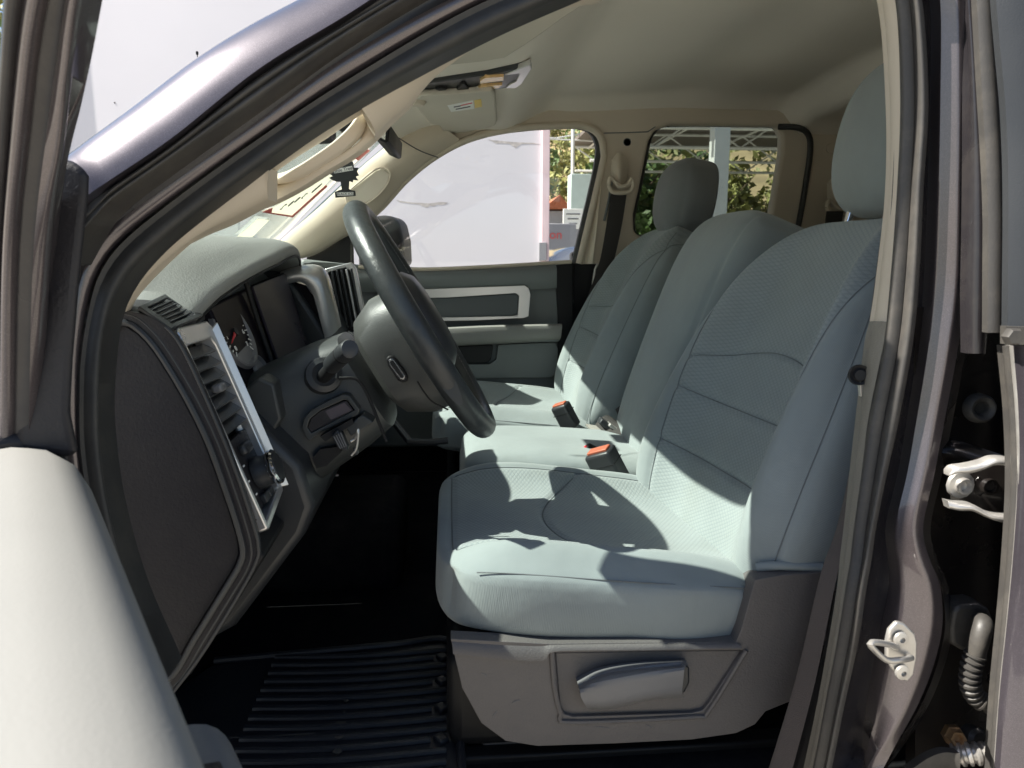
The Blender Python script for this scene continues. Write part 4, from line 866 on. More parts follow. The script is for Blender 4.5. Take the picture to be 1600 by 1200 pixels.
plate('hinge_cover', [P(*q, .885) for q in [(1150, 1006), (1168, 940), (1185, 905), (1240, 892), (1295, 888), (1310, 940), (1300, 1010)]], [], (0, .05, 0), M['shield'], seat, bevel=.01)
box('seat_rail', (.22, .92, .715), (.50, .03, .03), M['black'], seat, bevel=.004)
plate('pedestal_cover', [P(*q, .93) for q in [(755, 1140), (850, 1160), (900, 1165), (840, 1210), (820, 1260), (745, 1260)]], [], (0, .04, 0), M['shield'], seat, bevel=.004)
# backrest outer side panel base roll
tube('lower_edge_roll', [P(1182, 886, .900), P(1215, 884, .888), P(1250, 885, .884), P(1285, 887, .882)], .006, M['cloth'], seat, n=12, seg=10)
# middle seat
ms = obj('middle_seat', *box_g((.22, 1.555, .80), (.40, .28, .14)), M['black'], T, bevel=.02, label='narrow middle seat between the two bucket-shaped seats')
pillow('cushion', (.02, 1.545, .965), (0, 1, 0), (1, 0, -.07), (.07, 0, 1), softtab([(0, .142), (.2, .152), (1, .152)]), .46, .065, .085, MS, ms, n=90, p=6, wr=.001, crown=.006)
r = math.radians(20)
pillow('backrest', (.44, 1.568, .90), (0, 1, 0), (math.sin(r), 0, math.cos(r)), (-math.cos(r), 0, math.sin(r)), softtab([(0, .15), (.15, .168), (.5, .182), (.8, .186), (.95, .180), (1, .165)]), .63, .095, .13, (M['cloth'], M['insert'], M['thread']), ms, n=120, p=4.5, px_=4, seams=[lambda a, b, U, v: (np.abs(U) - .80) * .16], crown=.01)
# passenger seat
ps = obj('passenger_seat', *box_g((.20, 2.0, .80), (.42, .42, .14)), M['black'], T, bevel=.02, label='passenger seat with grey cloth beside the far door')
cushion(ps, (-.045, 1.010), 1.975, L=.475, wide=.24)
backrest(ps, (.365, .935), 25, 1.985, L=.60, wide=.245)
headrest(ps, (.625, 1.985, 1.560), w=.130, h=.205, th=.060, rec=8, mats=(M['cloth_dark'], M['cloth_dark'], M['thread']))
posts(ps, (.60, 1.985, 1.42), .055, .09, 10)
# rear bench: its dark top and belt show behind the driver
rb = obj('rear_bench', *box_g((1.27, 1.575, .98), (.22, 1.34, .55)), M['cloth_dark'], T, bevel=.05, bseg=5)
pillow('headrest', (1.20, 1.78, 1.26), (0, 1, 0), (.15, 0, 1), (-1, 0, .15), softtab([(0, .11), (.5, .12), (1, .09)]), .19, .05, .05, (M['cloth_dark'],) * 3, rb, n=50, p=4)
tube('silver_post', [P(1376, 388, 1.36), P(1384, 338, 1.36)], .006, M['silver'], rb, seg=8)
# buckles
def buckle(parent, c, R, s=1.0, flip=False):
    b = box('belt_buckle', c, (.034 * s, .05 * s, .072 * s), M['dash2'], parent, R=R, bevel=.006)
    box('release_button', V(c) + R @ V((0, 0, .034 * s)), (.019 * s, .040 * s, .012 * s), M['orange'], parent, R=R, bevel=.002)
    box('buckle_seam', V(c) + R @ V((0, 0, .012 * s)), (.0348 * s, .0508 * s, .0012), M['black'], parent, R=R, bevel=0)
Rb = Matrix.Rotation(math.radians(-28), 3, 'Y') @ Matrix.Rotation(math.radians(52), 3, 'Z')
buckle(ms, P(950, 752, 1.38) + V((0, 0, .026)), Rb, 1.15)
Rb2 = Matrix.Rotation(math.radians(-60), 3, 'Y') @ Matrix.Rotation(math.radians(35), 3, 'Z')
b2 = box('belt_buckle', P(932, 727, 1.47) + V((0, 0, .012)), (.034, .045, .072), M['black'], ms, R=Rb2, bevel=.005)
box('release_button', P(932, 727, 1.47) + V((0, 0, .012)) + Rb2 @ V((0, 0, .034)), (.018, .036, .012), M['red'], ms, R=Rb2, bevel=.002)
sheet('buckle_boot', [[P(955, 735, 1.47), P(978, 728, 1.48), P(1000, 745, 1.5)], [P(968, 765, 1.42), P(985, 755, 1.44), P(1004, 770, 1.46)], [P(985, 785, 1.38), P(1000, 780, 1.4), P(1010, 785, 1.42)]], 16, 16, (0, .03, -.02), M['black'], ms)
Rb3 = Matrix.Rotation(math.radians(-28), 3, 'Y') @ Matrix.Rotation(math.radians(50), 3, 'Z')
buckle(ps, P(884, 650, 1.735), Rb3, .9)
band('lap_webbing', [(930, 664, 1.66), (955, 684, 1.60), (985, 694, 1.56), (1012, 684, 1.52)], [(955, 652, 1.70), (975, 664, 1.66), (998, 668, 1.60), (1016, 660, 1.56)], M['webbing'], ms, bulge=.014, thick=.003)
band('lap_webbing', [(962, 640, 1.70), (975, 668, 1.62), (990, 690, 1.56)], [(985, 636, 1.70), (998, 662, 1.62), (1010, 684, 1.56)], M['webbing'], ms, bulge=.010, thick=.003)
tube('webbing_loop', [P(975, 650, 1.62), P(990, 668, 1.58), P(1010, 664, 1.56), P(1004, 645, 1.60), P(985, 640, 1.62)], .013, M['webbing'], ms, n=30, seg=10, flat=.25)
tube('webbing_edge', [P(984, 625, 1.74), P(976, 645, 1.70), P(968, 668, 1.66)], .003, M['shield'], ms, seg=6)
box('latch_tongue', P(965, 672, 1.63), (.055, .028, .008), M['steel'], ms, R=Matrix.Rotation(math.radians(35), 3, 'Y') , bevel=.002)
box('tongue_grip', P(945, 662, 1.64), (.032, .03, .014), M['dash2'], ms, R=Matrix.Rotation(math.radians(35), 3, 'Y'), bevel=.003)
sheet('carpet_piece', [[P(915, 662, 1.72), P(945, 668, 1.68), P(985, 685, 1.62)], [P(925, 672, 1.68), P(945, 682, 1.62), P(965, 695, 1.58)]], 10, 6, (0, 0, -.005), mat('fuzzy_grey_carpet', (.22, .21, .19), rough=1, bump=1, bscale=300), ms)
sheet('carpet_piece', [[P(1005, 790, 1.40), P(1022, 765, 1.42), P(1035, 755, 1.44)], [P(1008, 800, 1.37), P(1035, 800, 1.36), P(1060, 806, 1.34)]], 10, 6, (0, .01, -.005), mat('fuzzy_tan_carpet', (.20, .18, .14), rough=1, bump=1, bscale=300), ms)
# ================================================================= FAR (PASSENGER) SIDE
DF = 2.30
win = [(905, 412), (940, 264), (943, 236), (937, 212), (919, 199), (888, 196), (804, 201), (736, 216), (682, 243), (635, 280), (595, 324), (560, 352), (525, 372), (500, 392), (470, 402), (430, 402)]
rw = [(1008, 250), (1014, 220), (1024, 203), (1045, 195), (1213, 197), (1222, 212), (1221, 240), (1205, 335), (1195, 370), (1002, 370), (991, 362), (990, 335), (998, 300)]
far = plate('far_side_trim', [P(*q, DF) for q in [(425, 392), (447, 368), (500, 322), (560, 265), (600, 230), (634, 200), (634, 90), (1560, 90), (1560, 412)] + win], [[P(*q, DF) for q in rw]], (0, .04, 0), M['beige'], T, bevel=.012, bseg=4)
band('far_a_pillar_cover', wd([(420, 392), (447, 368), (500, 322), (560, 265), (600, 231), (637, 199), (655, 180)], [2.22, 2.27]), wd([(470, 404), (500, 393), (560, 353), (596, 324), (636, 279), (683, 242), (720, 220)], [2.26, 2.29]), M['beige'], far, bulge=.028, thick=.03, m=14)
ov = [(540, 308), (545, 322), (562, 323), (585, 310), (604, 290), (610, 272), (600, 263), (585, 266), (562, 284), (546, 298)]
plate('far_grab_recess', [P(*q, 2.225) for q in ov], [], (0, .03, 0), M['visor'], far, bevel=.004)
tube('recess_rim', [V(q) for q in spl([tuple(P(a, b, 2.222)) for a, b in ov + [ov[0]]], 80)][:-1], .003, M['beige'], far, closed=True, seg=8)
for a, b in (((612, 228), (688, 245)),): tube('trim_joint', [P(622, 215, 2.235), P(655, 235, 2.225), P(684, 246, 2.27)], .0015, M['ink'], far, n=10, seg=6)
tube('trim_joint', [P(943, 208, DF - .002), P(985, 207, DF - .002), P(1012, 206, DF - .002), P(1024, 198, DF - .002)], .0016, M['thread'], far, seg=6)
tube('door_weatherstrip', [V(q) for q in spl([tuple(P(a, b, DF - .004)) for a, b in win[:13]], 80)], .011, M['beige'], far, seg=10)
tube('rear_door_weatherstrip', [V(q) for q in spl([tuple(P(*q)) for q in [(1216, 198, DF - .004), (1244, 199, DF - .03), (1262, 209, DF - .03), (1266, 235, DF - .015), (1257, 300, DF - .006), (1248, 350, DF - .006), (1238, 412, DF - .006)]], 40)], .009, M['rubber'], far, seg=10)
tube('window_seal', [V(q) for q in spl([tuple(P(a, b, DF + .03)) for a, b in rw], 60)], .007, M['rubber'], far, closed=True, seg=8)
prism('front_window_glass', [P(*q, 2.345) for q in [(430, 425), (470, 392), (600, 315), (690, 230), (800, 195), (940, 190), (950, 260), (905, 425)]], (0, .004, 0), M['glass'], T, smooth=False)
prism('rear_window_glass', [P(*q, 2.345) for q in [(985, 380), (985, 320), (1010, 190), (1230, 190), (1230, 250), (1200, 380)]], (0, .004, 0), M['tint'], T, smooth=False)
band('door_window_frame', wd([(893, 412), (908, 350), (922, 290), (930, 250), (931, 228), (922, 208), (905, 201), (888, 200), (850, 201), (800, 206)], [2.32, 2.32]), wd([(906, 412), (920, 350), (934, 290), (941, 252), (943, 230), (936, 206), (915, 197), (888, 196), (850, 197), (800, 201)], [2.315, 2.315]), M['rubber'], T, bulge=.004, thick=.02)
band('sunlit_b_trim', wd([(914, 412), (924, 360), (934, 305), (940, 265)], [2.30, 2.30]), wd([(926, 412), (932, 360), (938, 305), (941, 262)], [2.285, 2.285]), M['beige'], far, bulge=0.001, thick=.02)  # separate strip, added with its face angled to catch the sun
# belt anchors and webbing
def danchor(px, py, s, d, parent):
    o = sheet('anchor_cover', [[P(px - 12 * s, py - 20 * s, d), P(px, py - 32 * s, d), P(px + 14 * s, py - 20 * s, d)], [P(px - 12 * s, py, d - .004), P(px, py, d - .035), P(px + 14 * s, py, d - .004)], [P(px - 8 * s, py + 18 * s, d), P(px, py + 24 * s, d - .02), P(px + 10 * s, py + 18 * s, d)]], 16, 16, (0, .02, 0), M['beige'], parent)
    tube('guide_ring', [V(q) for q in spl([tuple(P(px + a * s, py + b * s, d - .03)) for a, b in ((-18, 22), (-14, 10), (0, 24), (14, 22), (20, 12), (22, 26), (14, 34), (-10, 34), (-18, 22))], 50)], .007 * s, M['beige'], parent, seg=10)
    return o
fb = band('far_seat_belt', wd([(956, 298), (948, 350), (938, 405), (925, 445), (912, 480)], [2.26, 2.22]), wd([(980, 298), (972, 350), (960, 405), (948, 445), (935, 480)], [2.26, 2.22]), M['webbing'], T, bulge=.001, thick=.003, label='black passenger seat belt hanging from the far pillar')
danchor(968, 268, .95, 2.28, fb)
tube('belt_guide_track', [P(958, 268, 2.295), P(952, 310, 2.295), P(944, 345, 2.295)], .004, M['thread'], fb, seg=6)
lathe('airbag_badge', P(980, 222, DF - .001), (0, -1, 0), [(.010, .0), (.011, .0008), (.012, 0)], M['thread'], far, seg=24)
lathe('trim_plug', P(1298, 232, DF - .001), (0, -1, 0), [(.001, .002), (.014, .001), (.016, -.002)], M['beige'], far, seg=24)
rbelt = band('rear_seat_belt', wd([(1292, 330), (1288, 360), (1284, 400)], [2.2, 2.18]), wd([(1318, 330), (1314, 360), (1310, 400)], [2.2, 2.18]), M['webbing'], T, bulge=.001, thick=.003, label='rear seat belt on the far back corner')
danchor(1308, 304, .9, 2.24, rbelt)
box('far_lower_pillar', P(928, 520, 2.36), (.16, .06, .52), M['black'], T, bevel=.01)
tube('belt_stalk_hook', [P(926, 445, 2.28), P(930, 420, 2.28), P(934, 412, 2.28)], .004, M['steel'], T, seg=8)
prism('far_sill_black_trim', [P(*q, 2.30) for q in [(860, 560), (1150, 420), (1560, 400), (1560, 900), (860, 900)]], (0, .04, 0), M['black'], T)  # plain black panel below the far windows
# passenger door
pd = prism('passenger_door', [P(*q, 2.29) for q in [(470, 404), (560, 414), (700, 420), (893, 411), (897, 470), (893, 560), (880, 620), (860, 700), (480, 700), (440, 520)]], (0, .07, 0), M['doorgrey'], T, bevel=.012, label='closed passenger door seen across the cab')
sheet('door_upper_pad', [[P(555, 421, 2.27), P(650, 424, 2.27), P(760, 420, 2.27), P(868, 413, 2.27)], [P(555, 428, 2.245), P(650, 431, 2.245), P(760, 427, 2.245), P(870, 420, 2.245)], [P(555, 440, 2.245), P(650, 444, 2.245), P(760, 442, 2.245), P(870, 436, 2.245)], [P(555, 456, 2.262), P(650, 458, 2.262), P(760, 456, 2.262), P(870, 450, 2.262)]], 30, 14, (0, .02, 0), M['doorgrey'], pd)
tube('belt_line_seal', [P(560, 417, 2.275), P(650, 421, 2.275), P(760, 417, 2.275), P(893, 409, 2.275)], .006, M['beige'], pd, n=20, seg=8)
plate('door_bezel', [P(*q, 2.245) for q in [(590, 458), (660, 452), (820, 446), (826, 450), (829, 460), (826, 494), (818, 497), (740, 501), (600, 503)]], [[P(*q, 2.245) for q in [(600, 466), (700, 465), (806, 458), (811, 462), (809, 492), (800, 494), (600, 498)]]], (0, .03, 0), M['silver'], pd, bevel=.003)
plate('door_insert', [P(*q, 2.255) for q in [(600, 466), (700, 465), (806, 458), (811, 462), (809, 492), (800, 494), (600, 498)]], [], (0, .02, 0), M['doordark'], pd, bevel=.004)
ar = sheet('armrest', [[P(560, 514, 2.27), P(660, 514, 2.27), P(760, 511, 2.27), P(876, 506, 2.27)], [P(560, 516, 2.20), P(660, 514, 2.20), P(770, 509, 2.20), P(878, 507, 2.21)], [P(560, 524, 2.19), P(660, 522, 2.19), P(770, 518, 2.19), P(878, 514, 2.20)], [P(560, 540, 2.20), P(660, 538, 2.20), P(770, 535, 2.20), P(876, 528, 2.21)], [P(560, 545, 2.27), P(660, 543, 2.27), P(770, 538, 2.27), P(872, 533, 2.27)]], 30, 24, (0, .01, 0), M['doorpad'], pd)
box('armrest_core', P(720, 526, 2.26), (.60, .07, .03), M['doorgrey'], pd)
prism('pull_pocket', [P(*q, 2.262) for q in [(715, 541), (768, 538), (771, 542), (767, 562), (762, 567), (715, 568)]], (0, .02, 0), M['black'], pd, bevel=.003)
plate('lower_panel', [P(*q, 2.268) for q in [(600, 570), (765, 569), (775, 562), (778, 539), (868, 535), (872, 545), (870, 582), (862, 590), (720, 592), (600, 592)]], [], (0, .02, 0), M['doorgrey'], pd, bevel=.004)
prism('door_end_cap', [P(*q, 2.28) for q in [(867, 414), (896, 411), (896, 560), (880, 620), (870, 640), (872, 500)]], (0, .02, 0), M['black'], pd, bevel=.004)
prism('mirror_sail', [P(*q, 2.31) for q in [(478, 404), (500, 370), (530, 352), (548, 345), (551, 414), (552, 424), (500, 424)]], (0, .03, 0), M['black'], pd, bevel=.004)
tube('sail_bar', [P(549, 345, 2.30), P(551, 424, 2.30)], .005, M['rubber_grey'], pd, seg=8)
mo = prism('door_mirror', [P(*q, 2.50) for q in [(556, 350), (562, 340), (600, 336), (616, 338), (624, 350), (630, 375), (632, 415), (600, 422), (560, 420)]], (.02, .16, 0), M['black'], T, bevel=.015, bseg=4, label='black passenger door mirror beyond the far window')
plate('mirror_red_reflection', [P(*q, 2.498) for q in [(568, 392), (577, 388), (580, 412), (570, 416)]], [], (0, .004, 0), M['red'], mo, smooth=False)  # red patch is a reflection painted on, the white one a painted glint
plate('mirror_highlight', [P(*q, 2.497) for q in [(571, 404), (580, 402), (580, 413), (573, 414)]], [], (0, .004, 0), M['white'], mo, smooth=False)
tube('radio_antenna', [P(341, 374, 2.5), P(325, 230, 2.5), P(308, 84, 2.5)], [.0028, .0020, .0014], M['black'], T, n=12, seg=8, label='thin black mast antenna beyond the windshield')
lathe('antenna_tip', P(308, 83, 2.5), (0, 0, 1), [(.001, -.006), (.004, -.004), (.004, .004), (.001, .006)], M['black'], T, seg=12)
tube('seat_frame_bar', [P(612, 655, 1.7), P(640, 690, 1.6), P(672, 691, 1.6), P(700, 688, 1.6)], .008, M['dash2'], T, seg=8)
box('far_inner_sill', (.25, 2.35, .95), (2.5, .03, .55), M['carpet'], T)
box('centre_floor_console', (-.28, 1.6, .80), (.35, .30, .18), M['carpet'], T, bevel=.03)
# ================================================================= DRIVER DOOR (open, beside the camera)
ax0 = V((-.382, .66, 1.243)); dirD = V((.222, -.39, 0)).normalized(); outD = V((dirD.y * -1, dirD.x, 0)) * -1   # towards the cab side
if outD.x < 0: outD = -outD
def DPt(s, o, z): return ax0 + dirD * s + outD * o + V((0, 0, z))
sec = [(-.10, -.5), (-.10, -.03), (-.085, -.004), (-.05, .004), (.0, .006), (.025, .001), (.042, -.012), (.052, -.035), (.055, -.07), (.05, -.14), (.048, -.25), (.05, -.5)]
rs = []
for s in np.linspace(0, .80, 24):
    k = min(1, s / .05); rs.append([DPt(s, o * (.75 + .25 * k) , z * (1 if z < -.2 else 1) - (1 - k) * .012) for o, z in sec])
dd = obj('driver_door', *rings(rs), M['doorpad'], T, label='driver door swung open with a pale sunlit vinyl top', angle=60)
sheet('armrest_bin', [[DPt(s, .04, -.155), DPt(s, .075, -.150 ), DPt(s, .100, -.162), DPt(s, .112, -.20), DPt(s, .12, -.30)] for s in (.27, .29, .35, .5, .8)], 24, 30, (0, 0, -.01), M['lever'], dd)
prism('switch_panel', [DPt(.32, .068, -.145), DPt(.32, .090, -.150), DPt(.60, .090, -.150), DPt(.60, .068, -.145)], (0, 0, -.01), M['dash'], dd, bevel=.002)
prism('door_cap_end', [DPt(-.006, o, z) for o, z in [(-.09, -.02), (-.07, .006), (.0, .012), (.035, .004), (.04, -.03), (.04, -.3), (-.09, -.3)]], dirD * .03, M['dash'], dd, bevel=.008)
# black mirror-corner trim and window frame of the open door
prism('mirror_corner_trim', [P(*q, .66) for q in [(20, 700), (18, 560), (30, 400), (52, 275), (78, 246), (112, 254), (130, 262), (137, 278), (136, 310), (122, 440), (112, 560), (108, 640), (120, 698), (112, 712)]], dirD * .02, M['dash'], dd, bevel=.012, bseg=4)
def fb_(name, a, b, mt, d0=.655, **k): return band(name, wd(a, [.50, .55, d0]), wd(b, [.50, .55, d0]), mt, dd, **k)
fb_('window_frame', [(12, -80), (5, 0), (0, 80), (-8, 200), (-25, 400), (-40, 720)], [(52, -80), (38, 0), (28, 80), (18, 200), (5, 400), (0, 720)], M['rubber_shiny'], bulge=.004, thick=.02)
fb_('window_frame_channel', [(50, -80), (36, 0), (26, 80), (16, 200), (3, 400), (-2, 720)], [(95, -80), (76, 0), (62, 80), (48, 200), (28, 400), (22, 720)], M['paint_in'], bulge=.007, thick=.02, d0=.65)
fb_('window_frame_lip', [(93, -80), (74, 0), (60, 80), (46, 200), (27, 400), (20, 720)], [(120, -80), (104, 0), (92, 80), (76, 200), (54, 400), (46, 720)], M['rubber_shiny'], bulge=.001, thick=.02, d0=.65)
fb_('window_frame_edge', [(118, -80), (102, 0), (90, 80), (74, 200), (52, 400), (44, 720)], [(148, -80), (134, 0), (122, 70), (104, 160), (82, 260), (66, 420)], M['paint_in'], bulge=.007, thick=.02, d0=.648)

# ================================================================= THINGS IN THE CAB
fm = empty('floor_mat', (.02, 1.1, .73), 'black ribbed rubber floor mat in the driver footwell', 'floor mat')
FZ = .735
def MP(px, py): return PZ(px, py, FZ)
mo_ = [(330, 1040), (420, 1028), (600, 1012), (690, 1004), (706, 1010), (712, 1060), (722, 1240), (200, 1260), (240, 1100)]
plate('mat_base', [MP(*q) for q in mo_], [], (0, 0, -.008), M['mat'], fm, bevel=.002)
x0, x1 = MP(360, 1030).x, MP(694, 1010).x
yN, yF = MP(600, 1260).y, MP(600, 1012).y
nr = 15
for k in range(nr):
    y = yF - .02 - k * (yF - yN - .02) / nr
    xa = -.30 - .02 * k * 0; xb = x1 + .004 - (.022 if k % 3 == 1 else 0)
    pts = [V((xa + (xb - xa) * t, y + .028 * (1 - t) ** 2 * 0 - .020 * math.sin(t * PI) * .4, FZ + .002)) for t in np.linspace(0, 1, 14)]
    tube('mat_rib', pts, .0052, M['mat'], fm, seg=8)
    if k % 3 == 1: 
        c = V((x1 - .003, y, FZ + .002)); box('mat_stud', c, (.016, .020, .010), M['mat'], fm, R=Rz(35), bevel=.003)
tube('mat_rim', [MP(335, 1036) + V((0, 0, .004)), MP(600, 1012) + V((0, 0, .004)), MP(700, 1003) + V((0, 0, .004)), MP(712, 1060) + V((0, 0, .004)), MP(724, 1240) + V((0, 0, .004))], .006, M['mat'], fm, n=40, seg=8)
for q, r in (((541, 1100), .5), ((538, 1118), .4), ((533, 1136), .9), ((530, 1157), .8), ((528, 1180), .9)):
    c = MP(*q) + V((0, 0, .0065))
    n = 9; plate('dried_mud_spot', [c + V(((.006 + .004 * rng.rand()) * r * math.cos(a), (.004 + .003 * rng.rand()) * r * math.sin(a), 0)) for a in [2 * PI * k / n for k in range(n)]], [], (0, 0, -.001), M['rubber_grey'], fm)
# tree-shaped card freshener hanging from the mirror
AF = 1.42
fr = empty('air_freshener', P(540, 310, AF), 'black tree-shaped card air freshener hanging below the mirror', 'air freshener')
s = .97
cc = [(546, 248), (552, 254), (553, 262), (560, 262), (558, 268), (561, 274), (556, 276), (560, 282), (552, 281), (551, 285), (546, 283), (545, 295), (549, 297), (555, 298), (556, 306), (524, 309), (523, 300), (530, 297), (534, 296), (532, 284), (526, 284), (520, 282), (514, 278), (520, 275), (512, 270), (519, 267), (513, 262), (522, 262), (526, 258), (531, 256), (535, 256), (540, 250)]
plate('card', [P(*q, AF) for q in cc], [], (0, .0015, 0), M['freshener'], fr, smooth=False)
plate('paper_band', [P(*q, AF - .001) for q in [(521, 265), (550, 259), (552, 266), (522, 271)]], [], (0, .0005, 0), M['white'], fr, smooth=False)
plate('base_label', [P(*q, AF - .001) for q in [(526, 301), (552, 300), (552, 305), (527, 306)]], [], (0, .0005, 0), M['white'], fr, smooth=False)
TR = Matrix((V((1, 0, 0)), V((0, 0, 1)), V((0, -1, 0)))).transposed()
text('lettering', 'Little Trees', P(536.5, 265.2, AF - .0018), .0085, M['ink'], fr, TR @ Matrix.Rotation(.2, 3, 'Z'), ext=.0002)
text('lettering', 'BLACK ICE', P(539, 303, AF - .0018), .006, M['ink'], fr, TR @ Matrix.Rotation(.04, 3, 'Z'), ext=.0002)
tube('string', [P(546, 249, AF), P(550, 232, AF + .01), P(558, 210, AF + .03)], .0008, M['white'], fr, seg=6)

# ================================================================= OUTSIDE
def boxthing(x0, x1, y0, y1, z0, z1): return ((x0 + x1) / 2, (y0 + y1) / 2, (z0 + z1) / 2), (x1 - x0, y1 - y0, z1 - z0)
BY = 4.9
xl, xr = P(118, 245, BY + .80).x, P(860, 300, BY).x
bx = empty('box_trailer', ((xl + xr) / 2, BY + 1.1, 0), 'tall white box trailer parked beyond the pickup', 'trailer')
c, s_ = boxthing(xl, xr - .03, BY, BY + 2.3, .55, 4.1)
box('box_body', c, s_, M['wallwhite'], bx, bevel=.01)
box('corner_trim', (xr - .012, BY + .0, 2.35), (.05, .06, 3.5), M['pinktrim'], bx, bevel=.004)
box('corner_foot', P(853, 393, BY - .02), (.05, .05, .12), M['bldg'], bx, bevel=.003)
for zz in (.62, 4.07): box('side_rail', ((xl + xr) / 2, BY - .012, zz), (xr - xl - .1, .04, .09), M['wallwhite'], bx, bevel=.004)
for x in (xl + .02,): box('corner_post', (x, BY - .01, 2.35), (.05, .05, 3.4), M['wallwhite'], bx, bevel=.004)
for xx in (xl + .5, xr - .6):
    for yy, sg in ((BY + .15, 1), (BY + 2.15, -1)):
        w = lathe('wheel', (xx, yy, .42), (0, -sg, 0), [(.01, -.1), (.38, -.1), (.42, -.06), (.42, .08), (.38, .11), (.24, .11), (.22, .06), (.01, .06)], M['rubber'], bx, seg=32)
box('chassis', ((xl + xr) / 2, BY + 1.15, .45), (xr - xl, 1.2, .18), M['black'], bx, bevel=.01)
def scuff(pts, nm='rust_scuff'):
    q = [P(a, b, BY - .0008) for a, b in pts]; plate(nm, q, [], (0, .0006, 0), M['rust'], bx, smooth=False)
bx.rotation_euler.z = math.radians(-7.5); bx.location.y += .25; bx.location.x += .145
scuff([(616, 309), (626, 311), (640, 313), (655, 314), (672, 315), (690, 313), (702, 314), (698, 317), (690, 318), (684, 317), (680, 320), (672, 319), (668, 322), (661, 320), (655, 317), (640, 315), (624, 313)])
scuff([(765, 214), (778, 216), (790, 217), (804, 219), (820, 220), (838, 221), (850, 224), (836, 223), (818, 223), (814, 226), (810, 229), (806, 226), (800, 222), (786, 221), (779, 221), (772, 217)])
for q in ((853, 257), (128, 138)): lathe('rivet', P(*q, BY - .0005), (0, -1, 0), [(.001, .002), (.005, .001), (.006, 0)], M['ink'], bx, seg=8)
# trees
def tree(name, x, y, h, w, lm, label, n=2600, group=None, tr=.10, low=.25, ls=.10):
    t = empty(name, (x, y, 0), label, 'tree', group)
    tube('trunk', [(x, y, -.1), (x + .05 * h / 4, y, h * .35), (x - .03 * h, y + .05, h * .75)], [tr, tr * .7, tr * .25], M['bark'], t, n=8, seg=8)
    for k in range(5):
        a = 2 * PI * k / 5 + .4; tube('limb', [(x, y, h * (.3 + .07 * k)), (x + math.cos(a) * w * .25, y + math.sin(a) * w * .25, h * (.45 + .07 * k)), (x + math.cos(a) * w * .4, y + math.sin(a) * w * .4, h * (.58 + .07 * k))], [tr * .45, tr * .25, tr * .1], M['bark'], t, n=6, seg=6)
    cl_ = [(x + rng.normal(0, w * .22), y + rng.normal(0, w * .22), h * rng.uniform(low, .96), rng.uniform(.12, .26) * w) for _ in range(26)]
    vv = []; ff = []
    for i in range(n):
        cx, cy, cz, r = cl_[rng.randint(26)]
        d = rng.normal(size=3); d /= np.linalg.norm(d); p = np.array([cx, cy, cz]) + d * r * rng.uniform(.6, 1.05) * np.array([1, 1, .8])
        u = rng.normal(size=3); u /= np.linalg.norm(u); q = np.cross(u, rng.normal(size=3)); q /= np.linalg.norm(q); L_ = ls * rng.uniform(.6, 1.3)
        k = len(vv); vv += [tuple(p - u * L_), tuple(p + q * L_ * .45), tuple(p + u * L_), tuple(p - q * L_ * .45)]; ff.append((k, k + 1, k + 2, k + 3))
    me = mesh(vv, ff, 'crown'); link('crown', me, lm, t, smooth=False)
    return t
tree('roadside_tree', -6.3, 10.5, 4.6, 2.6, M['leaf'], 'bushy green tree left of the white trailer')
tree('roadside_tree', -7.9, 13.5, 6.4, 3.2, M['leaf2'], 'taller yellow-green tree behind the bushy one left of the trailer')
tree('roadside_tree', -4.9, 8.6, 3.1, 1.6, M['leaf2'], 'low yellowish shrub-like tree at the left end of the trailer')
k = 0
for x, y, h, w, lm, lb in ((5.6, 23.5, 5.2, 4.4, 'leaf', 'round green tree left of the white canopy post'), (8.6, 24.5, 4.8, 4.4, 'leaf2', 'yellow-green tree right of the white canopy post'), (11.2, 24, 4.9, 4.2, 'leaf2', 'yellow-green tree at the right end under the canopy'),
                     (7.3, 27, 5.8, 4.0, 'leaf', 'darker green tree standing behind the canopy post')):
    tree('lot_tree', x, y, h, w, M[lm], lb, n=4200, low=.12, ls=.16, group='trees behind the canopy')
# hillside scrub: ochre bushes that can be told apart
hb = []
for i, (x, y, z, w, lm) in enumerate(((5.0, 30, 1.2, 2.6, 'leaf2'), (7.2, 34, 3.2, 3.0, 'leaf2'), (5.9, 38, 5.6, 3.0, 'leaf2'), (8.3, 42, 7.2, 3.2, 'leaf'), (6.4, 44, 8.2, 3.0, 'leaf2'), (4.6, 35, 3.6, 2.2, 'leaf'), (9.0, 37, 5.0, 2.4, 'leaf2'))):
    t = tree('hillside_tree', x, y, 2.6, w, M[lm], ('ochre', 'olive', 'sparse golden', 'dark topmost', 'pale upper', 'small green', 'rounded yellow')[i] + ' scrub tree on the dry slope beyond the far window', n=1500, low=.2, ls=.13, group='scrub trees on the dry slope')
    t.location.z = 12.5 / (1 + math.exp(-(y - 42) / 9)) - .3
